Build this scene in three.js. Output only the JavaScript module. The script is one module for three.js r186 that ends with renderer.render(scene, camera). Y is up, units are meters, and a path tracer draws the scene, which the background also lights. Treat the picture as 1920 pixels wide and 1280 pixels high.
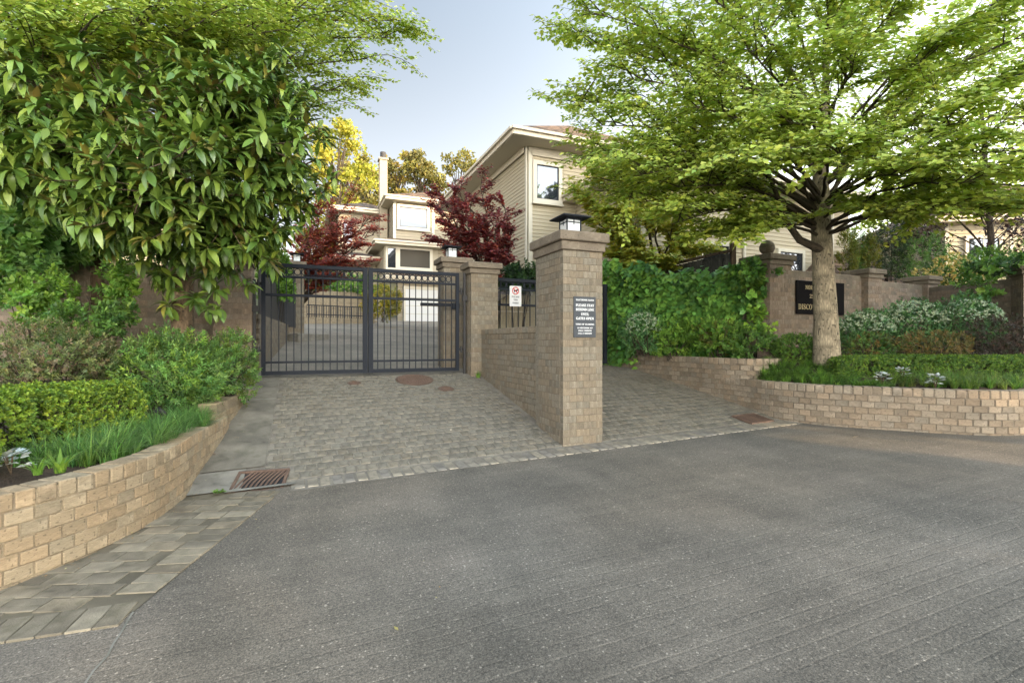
import * as THREE from 'three';
import { mergeGeometries } from 'three/addons/utils/BufferGeometryUtils.js';
import { FontLoader } from 'three/addons/loaders/FontLoader.js';
import { TextGeometry } from 'three/addons/geometries/TextGeometry.js';

// ---------------------------------------------------------------- camera, sky, sun, exposure
const scene = new THREE.Scene();
const camera = new THREE.PerspectiveCamera(69.07, 1024 / 682, 0.1, 900);
camera.position.set(0, 1.5, 0);
camera.lookAt(0, 1.5, -10);
const renderer = new THREE.WebGLRenderer({ antialias: true });
renderer.setSize(1024, 682);
renderer.toneMapping = THREE.LinearToneMapping;
renderer.toneMappingExposure = 2.8;
renderer.shadowMap.enabled = true;
const SUN_AZ = new THREE.Vector2(0.82, 0.57).normalize(), SUN_EL = THREE.MathUtils.degToRad(13);
const sunDir = new THREE.Vector3(SUN_AZ.x * Math.cos(SUN_EL), Math.sin(SUN_EL), SUN_AZ.y * Math.cos(SUN_EL));
const sun = new THREE.DirectionalLight(new THREE.Color().setRGB(1, 0.71, 0.41), 3.0);
sun.position.copy(sunDir).multiplyScalar(90);
sun.castShadow = true;
sun.shadow.mapSize.set(4096, 4096);
Object.assign(sun.shadow.camera, { left: -50, right: 50, top: 50, bottom: -50, near: 1, far: 220 });
scene.add(sun, sun.target);
{
  const W = 512, Hh = 256, px = new Float32Array(W * Hh * 4), d = new THREE.Vector3();
  for (let j = 0; j < Hh; j++) for (let i = 0; i < W; i++) {
    const phi = ((i + 0.5) / W - 0.5) * 2 * Math.PI, th = ((j + 0.5) / Hh - 0.5) * Math.PI;
    d.set(Math.cos(th) * Math.cos(phi), Math.sin(th), Math.cos(th) * Math.sin(phi));
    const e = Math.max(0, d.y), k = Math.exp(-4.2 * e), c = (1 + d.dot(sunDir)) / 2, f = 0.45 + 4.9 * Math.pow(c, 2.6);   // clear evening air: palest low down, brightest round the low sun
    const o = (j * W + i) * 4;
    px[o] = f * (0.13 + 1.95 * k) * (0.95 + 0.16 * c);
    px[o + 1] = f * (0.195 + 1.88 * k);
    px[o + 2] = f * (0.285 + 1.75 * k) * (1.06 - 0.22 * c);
    px[o + 3] = 1;
  }
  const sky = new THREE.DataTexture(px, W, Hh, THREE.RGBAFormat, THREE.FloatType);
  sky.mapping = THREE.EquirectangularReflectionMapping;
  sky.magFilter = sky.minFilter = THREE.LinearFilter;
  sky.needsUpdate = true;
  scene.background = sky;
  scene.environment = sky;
}

// ---------------------------------------------------------------- helpers
let seed = 20240611;
const rnd = () => { seed = (seed + 0x6d2b79f5) | 0; let t = Math.imul(seed ^ (seed >>> 15), 1 | seed); t = (t + Math.imul(t ^ (t >>> 7), 61 | t)) ^ t; return ((t ^ (t >>> 14)) >>> 0) / 4294967296; };
const rr = (a, b) => a + (b - a) * rnd();
const pick = (a) => a[Math.min(a.length - 1, Math.floor(rnd() * a.length))];
const gauss = () => (rnd() + rnd() + rnd() - 1.5) * 1.15;
const V = (x, y, z) => new THREE.Vector3(x, y, z);
const C = (r, g, b) => new THREE.Color().setRGB(r, g, b);
const clamp = (x, a, b) => Math.min(b, Math.max(a, x));
const lerp = (a, b, t) => a + (b - a) * t;
const h2 = (x, y) => { let n = Math.imul(x | 0, 374761393) + Math.imul(y | 0, 668265263); n = Math.imul(n ^ (n >>> 13), 1274126177); return ((n ^ (n >>> 16)) >>> 0) / 4294967296; };
const sm = (t) => t * t * (3 - 2 * t);
function noise2(x, y, p = 0) {   // value noise; p > 0: tiles with period p
  const xi = Math.floor(x), yi = Math.floor(y), fx = sm(x - xi), fy = sm(y - yi);
  const w = (q) => (p ? ((q % p) + p) % p : q);
  const a = h2(w(xi), w(yi)), b = h2(w(xi + 1), w(yi)), c = h2(w(xi), w(yi + 1)), d = h2(w(xi + 1), w(yi + 1));
  return lerp(lerp(a, b, fx), lerp(c, d, fx), fy);
}
function fbm(x, y, p = 0, n = 4) { let s = 0, a = 0.5, t = 0; for (let i = 0; i < n; i++) { s += a * noise2(x, y, p); t += a; a *= 0.5; x *= 2; y *= 2; p *= 2; } return s / t; }
const n3 = (x, y, z) => (noise2(x + z * 0.7, y + z * 1.3) + noise2(y + 37 - z, z + x * 0.4 + 11) + noise2(z + 71, x - y * 0.5 + 5)) / 3;
// the entrance's own axes: a runs to the right along its front, b runs uphill between the walls
const FR = 0.3930, O = [0.657, -6.4], RX = 0.9238, RZ = -0.3829, UX = -0.3829, UZ = -0.9238;
const fr = (a, b) => [O[0] + RX * a + UX * b, O[1] + RZ * a + UZ * b];
const ab = (x, z) => [(x - O[0]) * RX + (z - O[1]) * RZ, (x - O[0]) * UX + (z - O[1]) * UZ];
const yRoad = (x, z) => 0.02 * (clamp(x, -25, 25) + 2.5) + 0.03 * (-clamp(z, -40, 25) - 4);
function H(x, z) {
  const [a, b] = ab(x, z);
  if (b <= 0) return yRoad(x, z);
  const [x0, z0] = fr(a, 0), y0 = yRoad(x0, z0);
  if (b < 3.69) return y0 + (0.86 - y0) * b / 3.69;
  return 0.86 + 0.10 * Math.min(b - 3.69, 24) + 0.24 * clamp(b - 27.7, 0, 40);
}
const Hab = (a, b) => H(...fr(a, b));
const P = (u, v, d) => V((u - 960) / 930 * d, 1.5 + (640 - v) / 930 * d, -d);   // a surveyed point: bearing, elevation and distance from the survey station

const names = new Map();
function numbered(n) { const k = names.get(n) ?? 0; names.set(n, k + 1); return k ? n + '_' + String(k).padStart(3, '0') : n; }
function thing(name, label, category, pos = [0, 0, 0], turn = 0, group) {
  const o = new THREE.Group(); o.name = numbered(name); o.position.set(...pos); o.rotation.y = turn;
  o.userData = { label, category }; if (group) o.userData.group = group; scene.add(o); return o;
}
function part(name, geo, mat, parent, pos, rot, scale) {
  const m = new THREE.Mesh(geo, mat); m.name = name;
  if (pos) m.position.set(...pos); if (rot) m.rotation.set(...rot); if (scale) m.scale.set(...scale);
  parent.add(m); return m;
}
function structure(name, geo, mat, label) { const m = new THREE.Mesh(geo, mat); m.name = numbered(name); m.userData = { kind: 'structure' }; if (label) m.userData.label = label; scene.add(m); return m; }
const stuff = (m) => { m.userData.kind = 'stuff'; return m; };

// ---------------------------------------------------------------- textures and materials
function tex(n, fn, srgb = true) {
  const px = new Uint8Array(n * n * 4);
  for (let j = 0; j < n; j++) for (let i = 0; i < n; i++) {
    const c = fn(i / n, j / n, i, j), o = (j * n + i) * 4;
    if (typeof c === 'number') px[o] = px[o + 1] = px[o + 2] = clamp(c, 0, 1) * 255; else for (let k = 0; k < 3; k++) px[o + k] = clamp(c[k], 0, 1) * 255;
    px[o + 3] = 255;
  }
  const t = new THREE.DataTexture(px, n, n); t.wrapS = t.wrapT = THREE.RepeatWrapping; t.magFilter = THREE.LinearFilter; t.minFilter = THREE.LinearFilter;
  if (srgb) t.colorSpace = THREE.SRGBColorSpace; t.needsUpdate = true; return t;
}
const grainMap = tex(512, (u, v) => { const s = fbm(u * 8, v * 8, 8, 3), f = h2(u * 512, v * 512), g = noise2(u * 128, v * 128, 128); const k = 0.70 + 0.26 * s + 0.09 * (f - 0.5) + 0.13 * (g - 0.5); return [k, k * (0.985 + 0.02 * s), k * (0.97 + 0.03 * g)]; });
const grainBump = tex(256, (u, v) => 0.5 * noise2(u * 96, v * 96, 96) + 0.3 * h2(u * 256, v * 256) + 0.2 * noise2(u * 20, v * 20, 20), false);
// brick skin: rug-textured face, some dark spots and pale bloom
const brickMap = tex(512, (u, v) => { const s = fbm(u * 5, v * 9, 0, 3), wv = noise2(u * 40, v * 150), f = h2(u * 512, v * 512), bl = Math.max(0, fbm(u * 7 + 9, v * 7, 0, 3) - 0.62) * 1.1, dk = noise2(u * 60, v * 60) > 0.86 ? 0.16 : 0; const k = 0.70 + 0.2 * s + 0.1 * (wv - 0.5) + 0.08 * (f - 0.5) - dk; return [k + bl * 0.5, k * 0.985 + bl * 0.5, k * 0.97 + bl * 0.55]; });
const brickBump = tex(256, (u, v) => 0.55 * noise2(u * 24, v * 90) + 0.45 * h2(u * 256, v * 256), false);
const roadMap = tex(2048, (u, v, i, j) => {
  const g1 = noise2(u * 640, v * 640, 640), g2 = h2(i >> 1, j >> 1), g3 = h2(i, j), s = fbm(u * 6, v * 6, 6, 4), s2 = fbm(u * 22, v * 5, 0, 3);
  let k = 0.60 + 0.20 * (g1 - 0.5) + 0.17 * (g2 - 0.5) + 0.16 * (g3 - 0.5) + 0.16 * (s - 0.5) + 0.07 * (s2 - 0.5);
  const cell = h2((i / 7) | 0, (j / 7) | 0); if (cell > 0.955) { const dx = (i % 7) - 3, dy = (j % 7) - 3, r = 1.1 + 2.3 * h2((j / 7) | 0, (i / 7) | 0); if (dx * dx + dy * dy < r * r) k += 0.17 + 0.15 * g2; }
  const gv = v * 40, gi = Math.floor(gv), gf = gv - gi, wob = 0.5 + 0.06 * (noise2(u * 30 + gi * 7, gi) - 0.5);
  const on = fbm(u * 9 + gi * 3.7, gi * 1.9, 0, 3);
  if (Math.abs(gf - wob) < 0.05 && on > 0.42) k -= 0.045; else if (gf > wob && gf - wob < 0.14 && on > 0.46) k += 0.05;
  k += 0.035 * (h2(gi, 77) - 0.5) + 0.03 * (noise2(u * 20 + gi * 3.1, gi * 5.3) - 0.5);
  return [k * (1.0 + 0.02 * (s - 0.5)), k * 0.992, k * 0.975];
});
const roadBump = tex(1024, (u, v, i, j) => {
  const gv = v * 40, gi = Math.floor(gv), gf = gv - gi, on = fbm(u * 9 + gi * 3.7, gi * 1.9, 0, 3), wob = 0.5 + 0.06 * (noise2(u * 30 + gi * 7, gi) - 0.5);
  return 0.62 + 0.28 * (h2(i, j) - 0.5) + 0.2 * (noise2(u * 300, v * 300, 300) - 0.5) - (Math.abs(gf - wob) < 0.06 ? (on > 0.42 ? 0.12 : 0.05) : 0);
}, false);
const concreteMap = tex(1024, (u, v, i, j) => { const s = fbm(u * 5, v * 5, 5, 5), g = h2(i, j), m = fbm(u * 11 + 5, v * 11, 0, 3); const k = 0.62 + 0.3 * (s - 0.5) + 0.14 * (g - 0.5), mo = Math.max(0, m - 0.52) * 0.9; return [k - mo * 0.22, k * 0.985 - mo * 0.20, k * 0.945 - mo * 0.24]; });
const barkMap = tex(512, (u, v) => { const s = fbm(u * 10, v * 4, 0, 4), f = noise2(u * 60, v * 14), p = noise2(u * 16 + 3, v * 12) > 0.84 ? 0.22 : 0; const k = 0.62 + 0.38 * (s - 0.5) + 0.22 * (f - 0.5) - p; return [k, k * 0.955, k * 0.87]; });
const barkBump = tex(256, (u, v) => 0.6 * noise2(u * 34, v * 9) + 0.4 * fbm(u * 12, v * 20, 0, 3), false);
const shakeMap = tex(512, (u, v) => { const row = Math.floor(v * 16), col = Math.floor(u * 24 + (row % 2) * 0.5 + h2(row, 3) * 0.6), t = h2(col, row), e = (v * 16) % 1; const gu = (u * 24 + (row % 2) * 0.5 + h2(row, 3) * 0.6) % 1; const k = 0.55 + 0.35 * (t - 0.5) + 0.12 * (noise2(u * 200, v * 30) - 0.5) - (e < 0.1 ? 0.2 : 0) - (gu < 0.06 ? 0.14 : 0); return [k, k * 0.93, k * 0.86]; });
const shakeBump = tex(256, (u, v) => 1 - ((v * 16) % 1), false);
const lapMap = tex(256, (u, v) => { const k = 0.93 + 0.07 * (fbm(u * 6, v * 24, 0, 3) - 0.5); return [k, k, k]; });

const std = (o) => new THREE.MeshStandardMaterial(o);
const phy = (o) => new THREE.MeshPhysicalMaterial(o);
const brickMat = (r, g, b) => std({ color: C(r, g, b), map: brickMap, bumpMap: brickBump, bumpScale: 0.003, roughness: 0.93 });
const tones = (r, g, b, v = 0.14, n = 6) => { const a = []; for (let i = 0; i < n; i++) { const k = 1 + v * (2 * i / (n - 1) - 1), w = 1 + 0.05 * Math.sin(i * 2.4); a.push(brickMat(r * k * w, g * k, b * k / w)); } return a; };
const greyBricks = tones(0.322, 0.275, 0.203, 0.11), tanBricks = tones(0.45, 0.355, 0.23, 0.13), planterBricks = tones(0.39, 0.318, 0.232, 0.15), darkBricks = tones(0.34, 0.265, 0.20, 0.15);
const M = {
  tanMortar: std({ color: C(0.34, 0.27, 0.18), map: grainMap, roughness: 1 }),
  mortar: std({ color: C(0.25, 0.205, 0.155), map: grainMap, roughness: 1 }),
  capstone: std({ color: C(0.27, 0.225, 0.17), map: brickMap, bumpMap: grainBump, bumpScale: 0.003, roughness: 0.95 }),
  road: std({ color: C(0.565, 0.49, 0.405), map: roadMap, bumpMap: roadBump, bumpScale: 0.006, roughness: 0.95, vertexColors: true }),
  vergeBed: std({ color: C(0.40, 0.345, 0.26), map: concreteMap, roughness: 1 }),
  concrete: std({ color: C(0.50, 0.46, 0.40), map: concreteMap, bumpMap: grainBump, bumpScale: 0.002, roughness: 0.95 }),
  paleConcrete: std({ color: C(0.66, 0.63, 0.58), map: concreteMap, roughness: 0.95 }),
  sand: std({ color: C(0.30, 0.265, 0.215), map: grainMap, roughness: 1 }),
  soil: std({ color: C(0.085, 0.055, 0.038), map: grainMap, bumpMap: grainBump, bumpScale: 0.02, roughness: 1 }),
  ground: std({ color: C(0.10, 0.11, 0.05), map: grainMap, roughness: 1 }),
  iron: phy({ color: C(0.014, 0.017, 0.024), roughness: 0.6, specularIntensity: 0.35 }),
  ironDull: std({ color: C(0.03, 0.028, 0.028), roughness: 0.7 }),
  rust: std({ color: C(0.21, 0.135, 0.10), map: grainMap, bumpMap: grainBump, bumpScale: 0.002, roughness: 0.85, metalness: 0.2 }),
  lampGlass: phy({ color: C(0.80, 0.84, 0.86), roughness: 0.35, transmission: 0.25, thickness: 0 }),
  bark: std({ color: C(0.74, 0.675, 0.565), map: barkMap, bumpMap: barkBump, bumpScale: 0.012, roughness: 1 }),
  darkBark: std({ color: C(0.17, 0.14, 0.115), map: barkMap, bumpMap: barkBump, bumpScale: 0.008, roughness: 1 }),
  magBark: std({ color: C(0.33, 0.25, 0.18), map: barkMap, bumpMap: barkBump, bumpScale: 0.005, roughness: 1 }),
  siding: std({ color: C(0.50, 0.43, 0.305), map: lapMap, roughness: 0.8 }),
  sidingWall: std({ color: C(0.42, 0.37, 0.28), roughness: 0.9 }),
  tanSiding: std({ color: C(0.37, 0.315, 0.225), map: lapMap, roughness: 0.8 }),
  trim: std({ color: C(0.56, 0.515, 0.42), roughness: 0.7 }),
  soffit: std({ color: C(0.50, 0.45, 0.36), roughness: 0.85 }),
  gutter: std({ color: C(0.56, 0.49, 0.38), roughness: 0.55 }),
  shake: std({ color: C(0.50, 0.36, 0.25), map: shakeMap, bumpMap: shakeBump, bumpScale: 0.03, roughness: 1 }),
  greyShake: std({ color: C(0.30, 0.26, 0.25), map: shakeMap, bumpMap: shakeBump, bumpScale: 0.03, roughness: 1 }),
  glass: phy({ color: C(0.105, 0.12, 0.145), roughness: 0.03, metalness: 0.8 }),
  darkGlass: phy({ color: C(0.10, 0.09, 0.075), roughness: 0.06, metalness: 0.25 }),
  curtain: std({ color: C(0.22, 0.245, 0.28), roughness: 0.3 }),
  white: std({ color: C(0.62, 0.62, 0.62), roughness: 0.7 }),
  signSlate: std({ color: C(0.035, 0.042, 0.052), roughness: 0.45 }),
  letter: std({ color: C(0.78, 0.79, 0.80), roughness: 0.6 }),
  granite: phy({ color: C(0.012, 0.011, 0.012), roughness: 0.08, ior: 1.33, specularIntensity: 0.35 }),
  gold: std({ color: C(0.50, 0.39, 0.22), roughness: 0.35, metalness: 0.5 }),
  wood: std({ color: C(0.20, 0.14, 0.095), map: barkMap, roughness: 0.95 }),
  greyWood: std({ color: C(0.15, 0.15, 0.155), map: barkMap, roughness: 0.95 }),
  red: std({ color: C(0.55, 0.06, 0.05), roughness: 0.6 }),
  black: std({ color: C(0.02, 0.02, 0.022), roughness: 0.7 }),
};
// metre-scaled uv from position, by the dominant direction of each face
function boxUV(g, s = 1, ou = 0, ov = 0) {
  g.computeVertexNormals(); const p = g.attributes.position, n = g.attributes.normal, uv = new Float32Array(p.count * 2);
  for (let i = 0; i < p.count; i++) {
    const ax = Math.abs(n.getX(i)), ay = Math.abs(n.getY(i)), az = Math.abs(n.getZ(i));
    const u = ax > ay && ax > az ? p.getZ(i) : p.getX(i), v = ay >= ax && ay >= az ? p.getZ(i) : p.getY(i);
    uv[2 * i] = u / s + ou; uv[2 * i + 1] = v / s + ov;
  }
  g.setAttribute('uv', new THREE.BufferAttribute(uv, 2)); return g;
}
function chamferBox(w, h, d, c, jit = 0, s = 0.8) {
  const vs = [], at = {};
  for (const sx of [-1, 1]) for (const sy of [-1, 1]) for (const sz of [-1, 1]) {
    const j = () => jit * (rnd() - 0.5), k = [sx, sy, sz].join();
    const jx = j(), jy = j(), jz = j();
    at[k] = [V(sx * w / 2 + jx, sy * (h / 2 - c) + jy, sz * (d / 2 - c) + jz), V(sx * (w / 2 - c) + jx, sy * h / 2 + jy, sz * (d / 2 - c) + jz), V(sx * (w / 2 - c) + jx, sy * (h / 2 - c) + jy, sz * d / 2 + jz)];
  }
  const tri = (a, b, q) => { const nn = b.clone().sub(a).cross(q.clone().sub(a)), m = a.clone().add(b).add(q); if (nn.dot(m) < 0) vs.push(a, q, b); else vs.push(a, b, q); };
  const quad = (a, b, q, e) => { tri(a, b, q); tri(a, q, e); };
  const K = (x, y, z, i) => at[[x, y, z].join()][i];
  for (const s2 of [-1, 1]) {
    quad(K(s2, -1, -1, 0), K(s2, 1, -1, 0), K(s2, 1, 1, 0), K(s2, -1, 1, 0));
    quad(K(-1, s2, -1, 1), K(1, s2, -1, 1), K(1, s2, 1, 1), K(-1, s2, 1, 1));
    quad(K(-1, -1, s2, 2), K(1, -1, s2, 2), K(1, 1, s2, 2), K(-1, 1, s2, 2));
  }
  for (const s1 of [-1, 1]) for (const s2 of [-1, 1]) {
    quad(K(s1, s2, -1, 0), K(s1, s2, 1, 0), K(s1, s2, 1, 1), K(s1, s2, -1, 1));
    quad(K(s1, -1, s2, 0), K(s1, 1, s2, 0), K(s1, 1, s2, 2), K(s1, -1, s2, 2));
    quad(K(-1, s1, s2, 1), K(1, s1, s2, 1), K(1, s1, s2, 2), K(-1, s1, s2, 2));
  }
  for (const k in at) tri(...at[k]);
  const g = new THREE.BufferGeometry().setFromPoints(vs);
  return boxUV(g, s, rnd() * 7, rnd() * 7);
}
const boxG = (w, h, d, s = 1) => boxUV(new THREE.BoxGeometry(w, h, d), s, rnd() * 3, rnd() * 3);
function tube(pts, r0, r1, rad = 6, uvs = 0.6) {   // tapered tube through points
  const n = pts.length, pos = [], uv = [], idx = []; let L = 0;
  let side = V(1, 0, 0);
  for (let i = 0; i < n; i++) {
    const t = pts[Math.min(n - 1, i + 1)].clone().sub(pts[Math.max(0, i - 1)]).normalize();
    if (Math.abs(t.dot(side)) > 0.95) side = V(0, 0, 1);
    const bn = t.clone().cross(side).normalize(), nn = bn.clone().cross(t).normalize(); side = nn;
    if (i) L += pts[i].distanceTo(pts[i - 1]);
    const r = typeof r0 === 'function' ? r0(i / (n - 1)) : lerp(r0, r1, i / (n - 1));
    for (let k = 0; k <= rad; k++) {
      const a = k / rad * 2 * Math.PI, c = Math.cos(a), s = Math.sin(a);
      pos.push(pts[i].x + r * (nn.x * c + bn.x * s), pts[i].y + r * (nn.y * c + bn.y * s), pts[i].z + r * (nn.z * c + bn.z * s));
      uv.push(k / rad * Math.max(1, Math.round(r * 6 / uvs)), L / uvs);
    }
  }
  for (let i = 0; i < n - 1; i++) for (let k = 0; k < rad; k++) { const a = i * (rad + 1) + k, b = a + rad + 1; idx.push(a, b, a + 1, b, b + 1, a + 1); }
  const g = new THREE.BufferGeometry(); g.setAttribute('position', new THREE.Float32BufferAttribute(pos, 3)); g.setAttribute('uv', new THREE.Float32BufferAttribute(uv, 2)); g.setIndex(idx); g.computeVertexNormals(); return g;
}
// a sheet over a grid of (s, t) in 0..1
function sheet(nu, nv, fn, uvf, colf) {
  const pos = [], uv = [], col = [], idx = [];
  for (let j = 0; j <= nv; j++) for (let i = 0; i <= nu; i++) {
    const p = fn(i / nu, j / nv); pos.push(...p); uv.push(...(uvf ? uvf(p, i / nu, j / nv) : [p[0], p[2]])); if (colf) col.push(...colf(p));
  }
  for (let j = 0; j < nv; j++) for (let i = 0; i < nu; i++) { const a = j * (nu + 1) + i, b = a + nu + 1; idx.push(a, a + 1, b, a + 1, b + 1, b); }
  const g = new THREE.BufferGeometry(); g.setAttribute('position', new THREE.Float32BufferAttribute(pos, 3)); g.setAttribute('uv', new THREE.Float32BufferAttribute(uv, 2));
  if (colf) g.setAttribute('color', new THREE.Float32BufferAttribute(col, 3));
  g.setIndex(idx); g.computeVertexNormals();
  const nn = g.attributes.normal; if (nn.getY(0) < 0) { for (let i = 0; i < idx.length; i += 3) [idx[i], idx[i + 1]] = [idx[i + 1], idx[i]]; g.setIndex(idx); g.computeVertexNormals(); }
  return g;
}

// ---------------------------------------------------------------- bricks laid one by one
class Bricks {   // collects bricks of one thing, then makes the 300 that show largest single parts and joins the rest
  constructor(owner, mats, name = 'brick') { this.o = owner; this.mats = mats; this.list = []; this.name = name; }
  put(geo, x, y, z, ry, sx = 1, prio = 0, rz = 0) { this.list.push({ geo, x, y, z, ry, sx, prio, rz, mat: pick(this.mats) }); }
  done(limit = 300) {
    this.list.sort((p, q) => q.prio - p.prio);
    const rest = [], m4 = new THREE.Matrix4(), e = new THREE.Euler(), q4 = new THREE.Quaternion();
    this.list.forEach((b, i) => {
      if (i < limit) part(this.name, b.geo, b.mat, this.o, [b.x, b.y, b.z], [0, b.ry, b.rz], [b.sx, 1, 1]);
      else { e.set(0, b.ry, b.rz); rest.push(b.geo.clone().applyMatrix4(m4.compose(V(b.x, b.y, b.z), q4.setFromEuler(e), V(b.sx, 1, 1)))); }
    });
    if (rest.length) stuff(part('brickwork', mergeGeometries(rest), this.mats[2], this.o));
  }
}
const CH = 0.09;
const stretcher = [0, 1, 2, 3].map(() => chamferBox(1, CH - 0.006, 0.09, 0.003, 0.003));           // unit length, scaled along x
const cube = (L) => [0, 1, 2, 3, 4].map(() => chamferBox(L - 0.007, CH - 0.007, 0.10, 0.004, 0.005));
const shortBrick = cube(0.15), rowlock = [0, 1, 2, 3, 4].map(() => chamferBox(0.106, 0.112, 0.20, 0.007, 0.005));
const capSlabs = [0, 1, 2].map(() => chamferBox(0.22, 0.10, 0.27, 0.008, 0.003));
function brickFace(B, len, y0, y1, bl, place, prio) {   // place(s, y) -> [x, z, ry] for the brick whose middle is at s along the face
  const nc = Math.round((y1 - y0) / CH);
  for (let i = 0; i < nc; i++) {
    const y = y0 + (i + 0.5) * CH, n = Math.max(1, Math.round(len / bl)), L = len / n; const cuts = [0];
    if (i % 2) for (let k = 0; k < n; k++) cuts.push((k + 0.5) * L); else for (let k = 1; k < n; k++) cuts.push(k * L);
    cuts.push(len);
    for (let k = 0; k + 1 < cuts.length; k++) { const [x, z, ry] = place((cuts[k] + cuts[k + 1]) / 2); B.put(pick(stretcher), x, y + rr(-0.0015, 0.0015), z, ry, cuts[k + 1] - cuts[k] - 0.006, prio, rr(-0.004, 0.004)); }
  }
}
// a brick pier: w along local x, d along local z (towards +z is the front), centred on its base
function pier(t, w, d, h, mats, capH = [0.12, 0.13], over = [0.035, 0.075], limit = 300, y0 = -0.2) {
  part('core', boxG(w - 0.011, h - y0, d - 0.011), M.mortar, t, [0, (h + y0) / 2, 0]);
  const B = new Bricks(t, mats), D = 0.09, nc = Math.floor((h - y0) / CH), yb = h - nc * CH;
  brickFace(B, w, yb, h, 0.225, (s) => [s - w / 2, d / 2 - D / 2, 0], 3);
  brickFace(B, d - 2 * D, yb, h, 0.225, (s) => [-w / 2 + D / 2, d / 2 - D - s, Math.PI / 2], 2);
  brickFace(B, d - 2 * D, yb, h, 0.225, (s) => [w / 2 - D / 2, d / 2 - D - s, Math.PI / 2], 1);
  brickFace(B, w, yb, h, 0.225, (s) => [s - w / 2, -d / 2 + D / 2, 0], 0);
  B.done(limit);
  part('cap_base', chamferBox(w + 2 * over[0], capH[0], d + 2 * over[0], 0.008), M.capstone, t, [0, h + capH[0] / 2, 0]);
  part('cap_slab', chamferBox(w + 2 * over[1], capH[1], d + 2 * over[1], 0.012), M.capstone, t, [0, h + capH[0] + capH[1] / 2 + 0.002, 0]);
  return h + capH[0] + capH[1] + 0.002;
}
// a wall along a plan curve of [x, z]; front = which side (+1: left-hand normal) shows; bricks follow the curve
function curveWall(t, pts, top, mats, o = {}) {
  const { bl = 0.15, thick = 0.2, bottom = () => -0.1, cap = true, side = 1, limit = 300, capW = 0.115, skip = () => false } = o;
  const cv = new THREE.CatmullRomCurve3(pts.map(([x, z]) => V(x, 0, z)), false, 'centripetal'), L = cv.getLength();
  const at = (s) => { const u = clamp(s / L, 0, 1), p = cv.getPointAt(u), g = cv.getTangentAt(u); return { p, g, n: V(g.z, 0, -g.x).multiplyScalar(side), ry: Math.atan2(-g.z, g.x) }; };
  const B = new Bricks(t, mats), bodyTop = top - (cap ? 0.122 : 0), geos = bl < 0.2 ? shortBrick : null;
  for (let i = 0; ; i++) {
    const y = bodyTop - (i + 0.5) * CH; let any = false;
    const nb = Math.round(L / bl), bb = L / nb;
    for (let k = 0; k <= nb; k++) {
      const s = (k + (i % 2 ? 0.5 : 0)) * bb; if (s > L + 0.01) continue;
      const q = at(s); if (y + CH / 2 < bottom(q.p.x, q.p.z) || skip(q.p, y)) continue; any = true;
      const c = q.p.clone().addScaledVector(q.n, thick / 2 - 0.05 + rr(-0.002, 0.002)), dist = Math.hypot(c.x, c.z);
      if (geos) B.put(pick(geos), c.x, y, c.z, q.ry, bb / 0.15, 10 - dist, rr(-0.006, 0.006)); else B.put(pick(stretcher), c.x, y, c.z, q.ry, bb - 0.006, 10 - dist, rr(-0.004, 0.004));
    }
    if (!any || i > 40) break;
  }
  B.done(limit);
  if (cap) { const R = new Bricks(t, mats, 'cap_brick'), n = Math.round(L / capW); for (let k = 0; k < n; k++) { const q = at((k + 0.5) * L / n); R.put(pick(rowlock), q.p.x, top - 0.06 + rr(-0.003, 0.003), q.p.z, q.ry + rr(-0.02, 0.02), L / n / capW, 10, rr(-0.008, 0.008)); } R.done(300); }
  // mortar core
  const n = Math.max(6, Math.round(L / 0.15)), pos = [], idx = [];
  for (let k = 0; k <= n; k++) {
    const q = at(k / n * L), yb = Math.min(bottom(q.p.x, q.p.z) - 0.25, bodyTop - 0.2);
    for (const [s, y] of [[thick / 2 - 0.006, yb], [thick / 2 - 0.006, top - 0.02], [-thick / 2 + 0.006, top - 0.02], [-thick / 2 + 0.006, yb]]) { const c = q.p.clone().addScaledVector(q.n, s); pos.push(c.x, y, c.z); }
  }
  for (let k = 0; k < n; k++) for (let j = 0; j < 4; j++) { const a = k * 4 + j, b = k * 4 + (j + 1) % 4, c = a + 4, e = b + 4; idx.push(a, c, b, b, c, e); }
  const e0 = n * 4; idx.push(0, 1, 2, 0, 2, 3, e0, e0 + 2, e0 + 1, e0, e0 + 3, e0 + 2);
  const g = new THREE.BufferGeometry(); g.setAttribute('position', new THREE.Float32BufferAttribute(pos, 3)); g.setIndex(idx); const gn = g.toNonIndexed(); part('core', boxUV(gn, 1), mats === tanBricks ? M.tanMortar : M.mortar, t);
  return { at, L };
}

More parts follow.
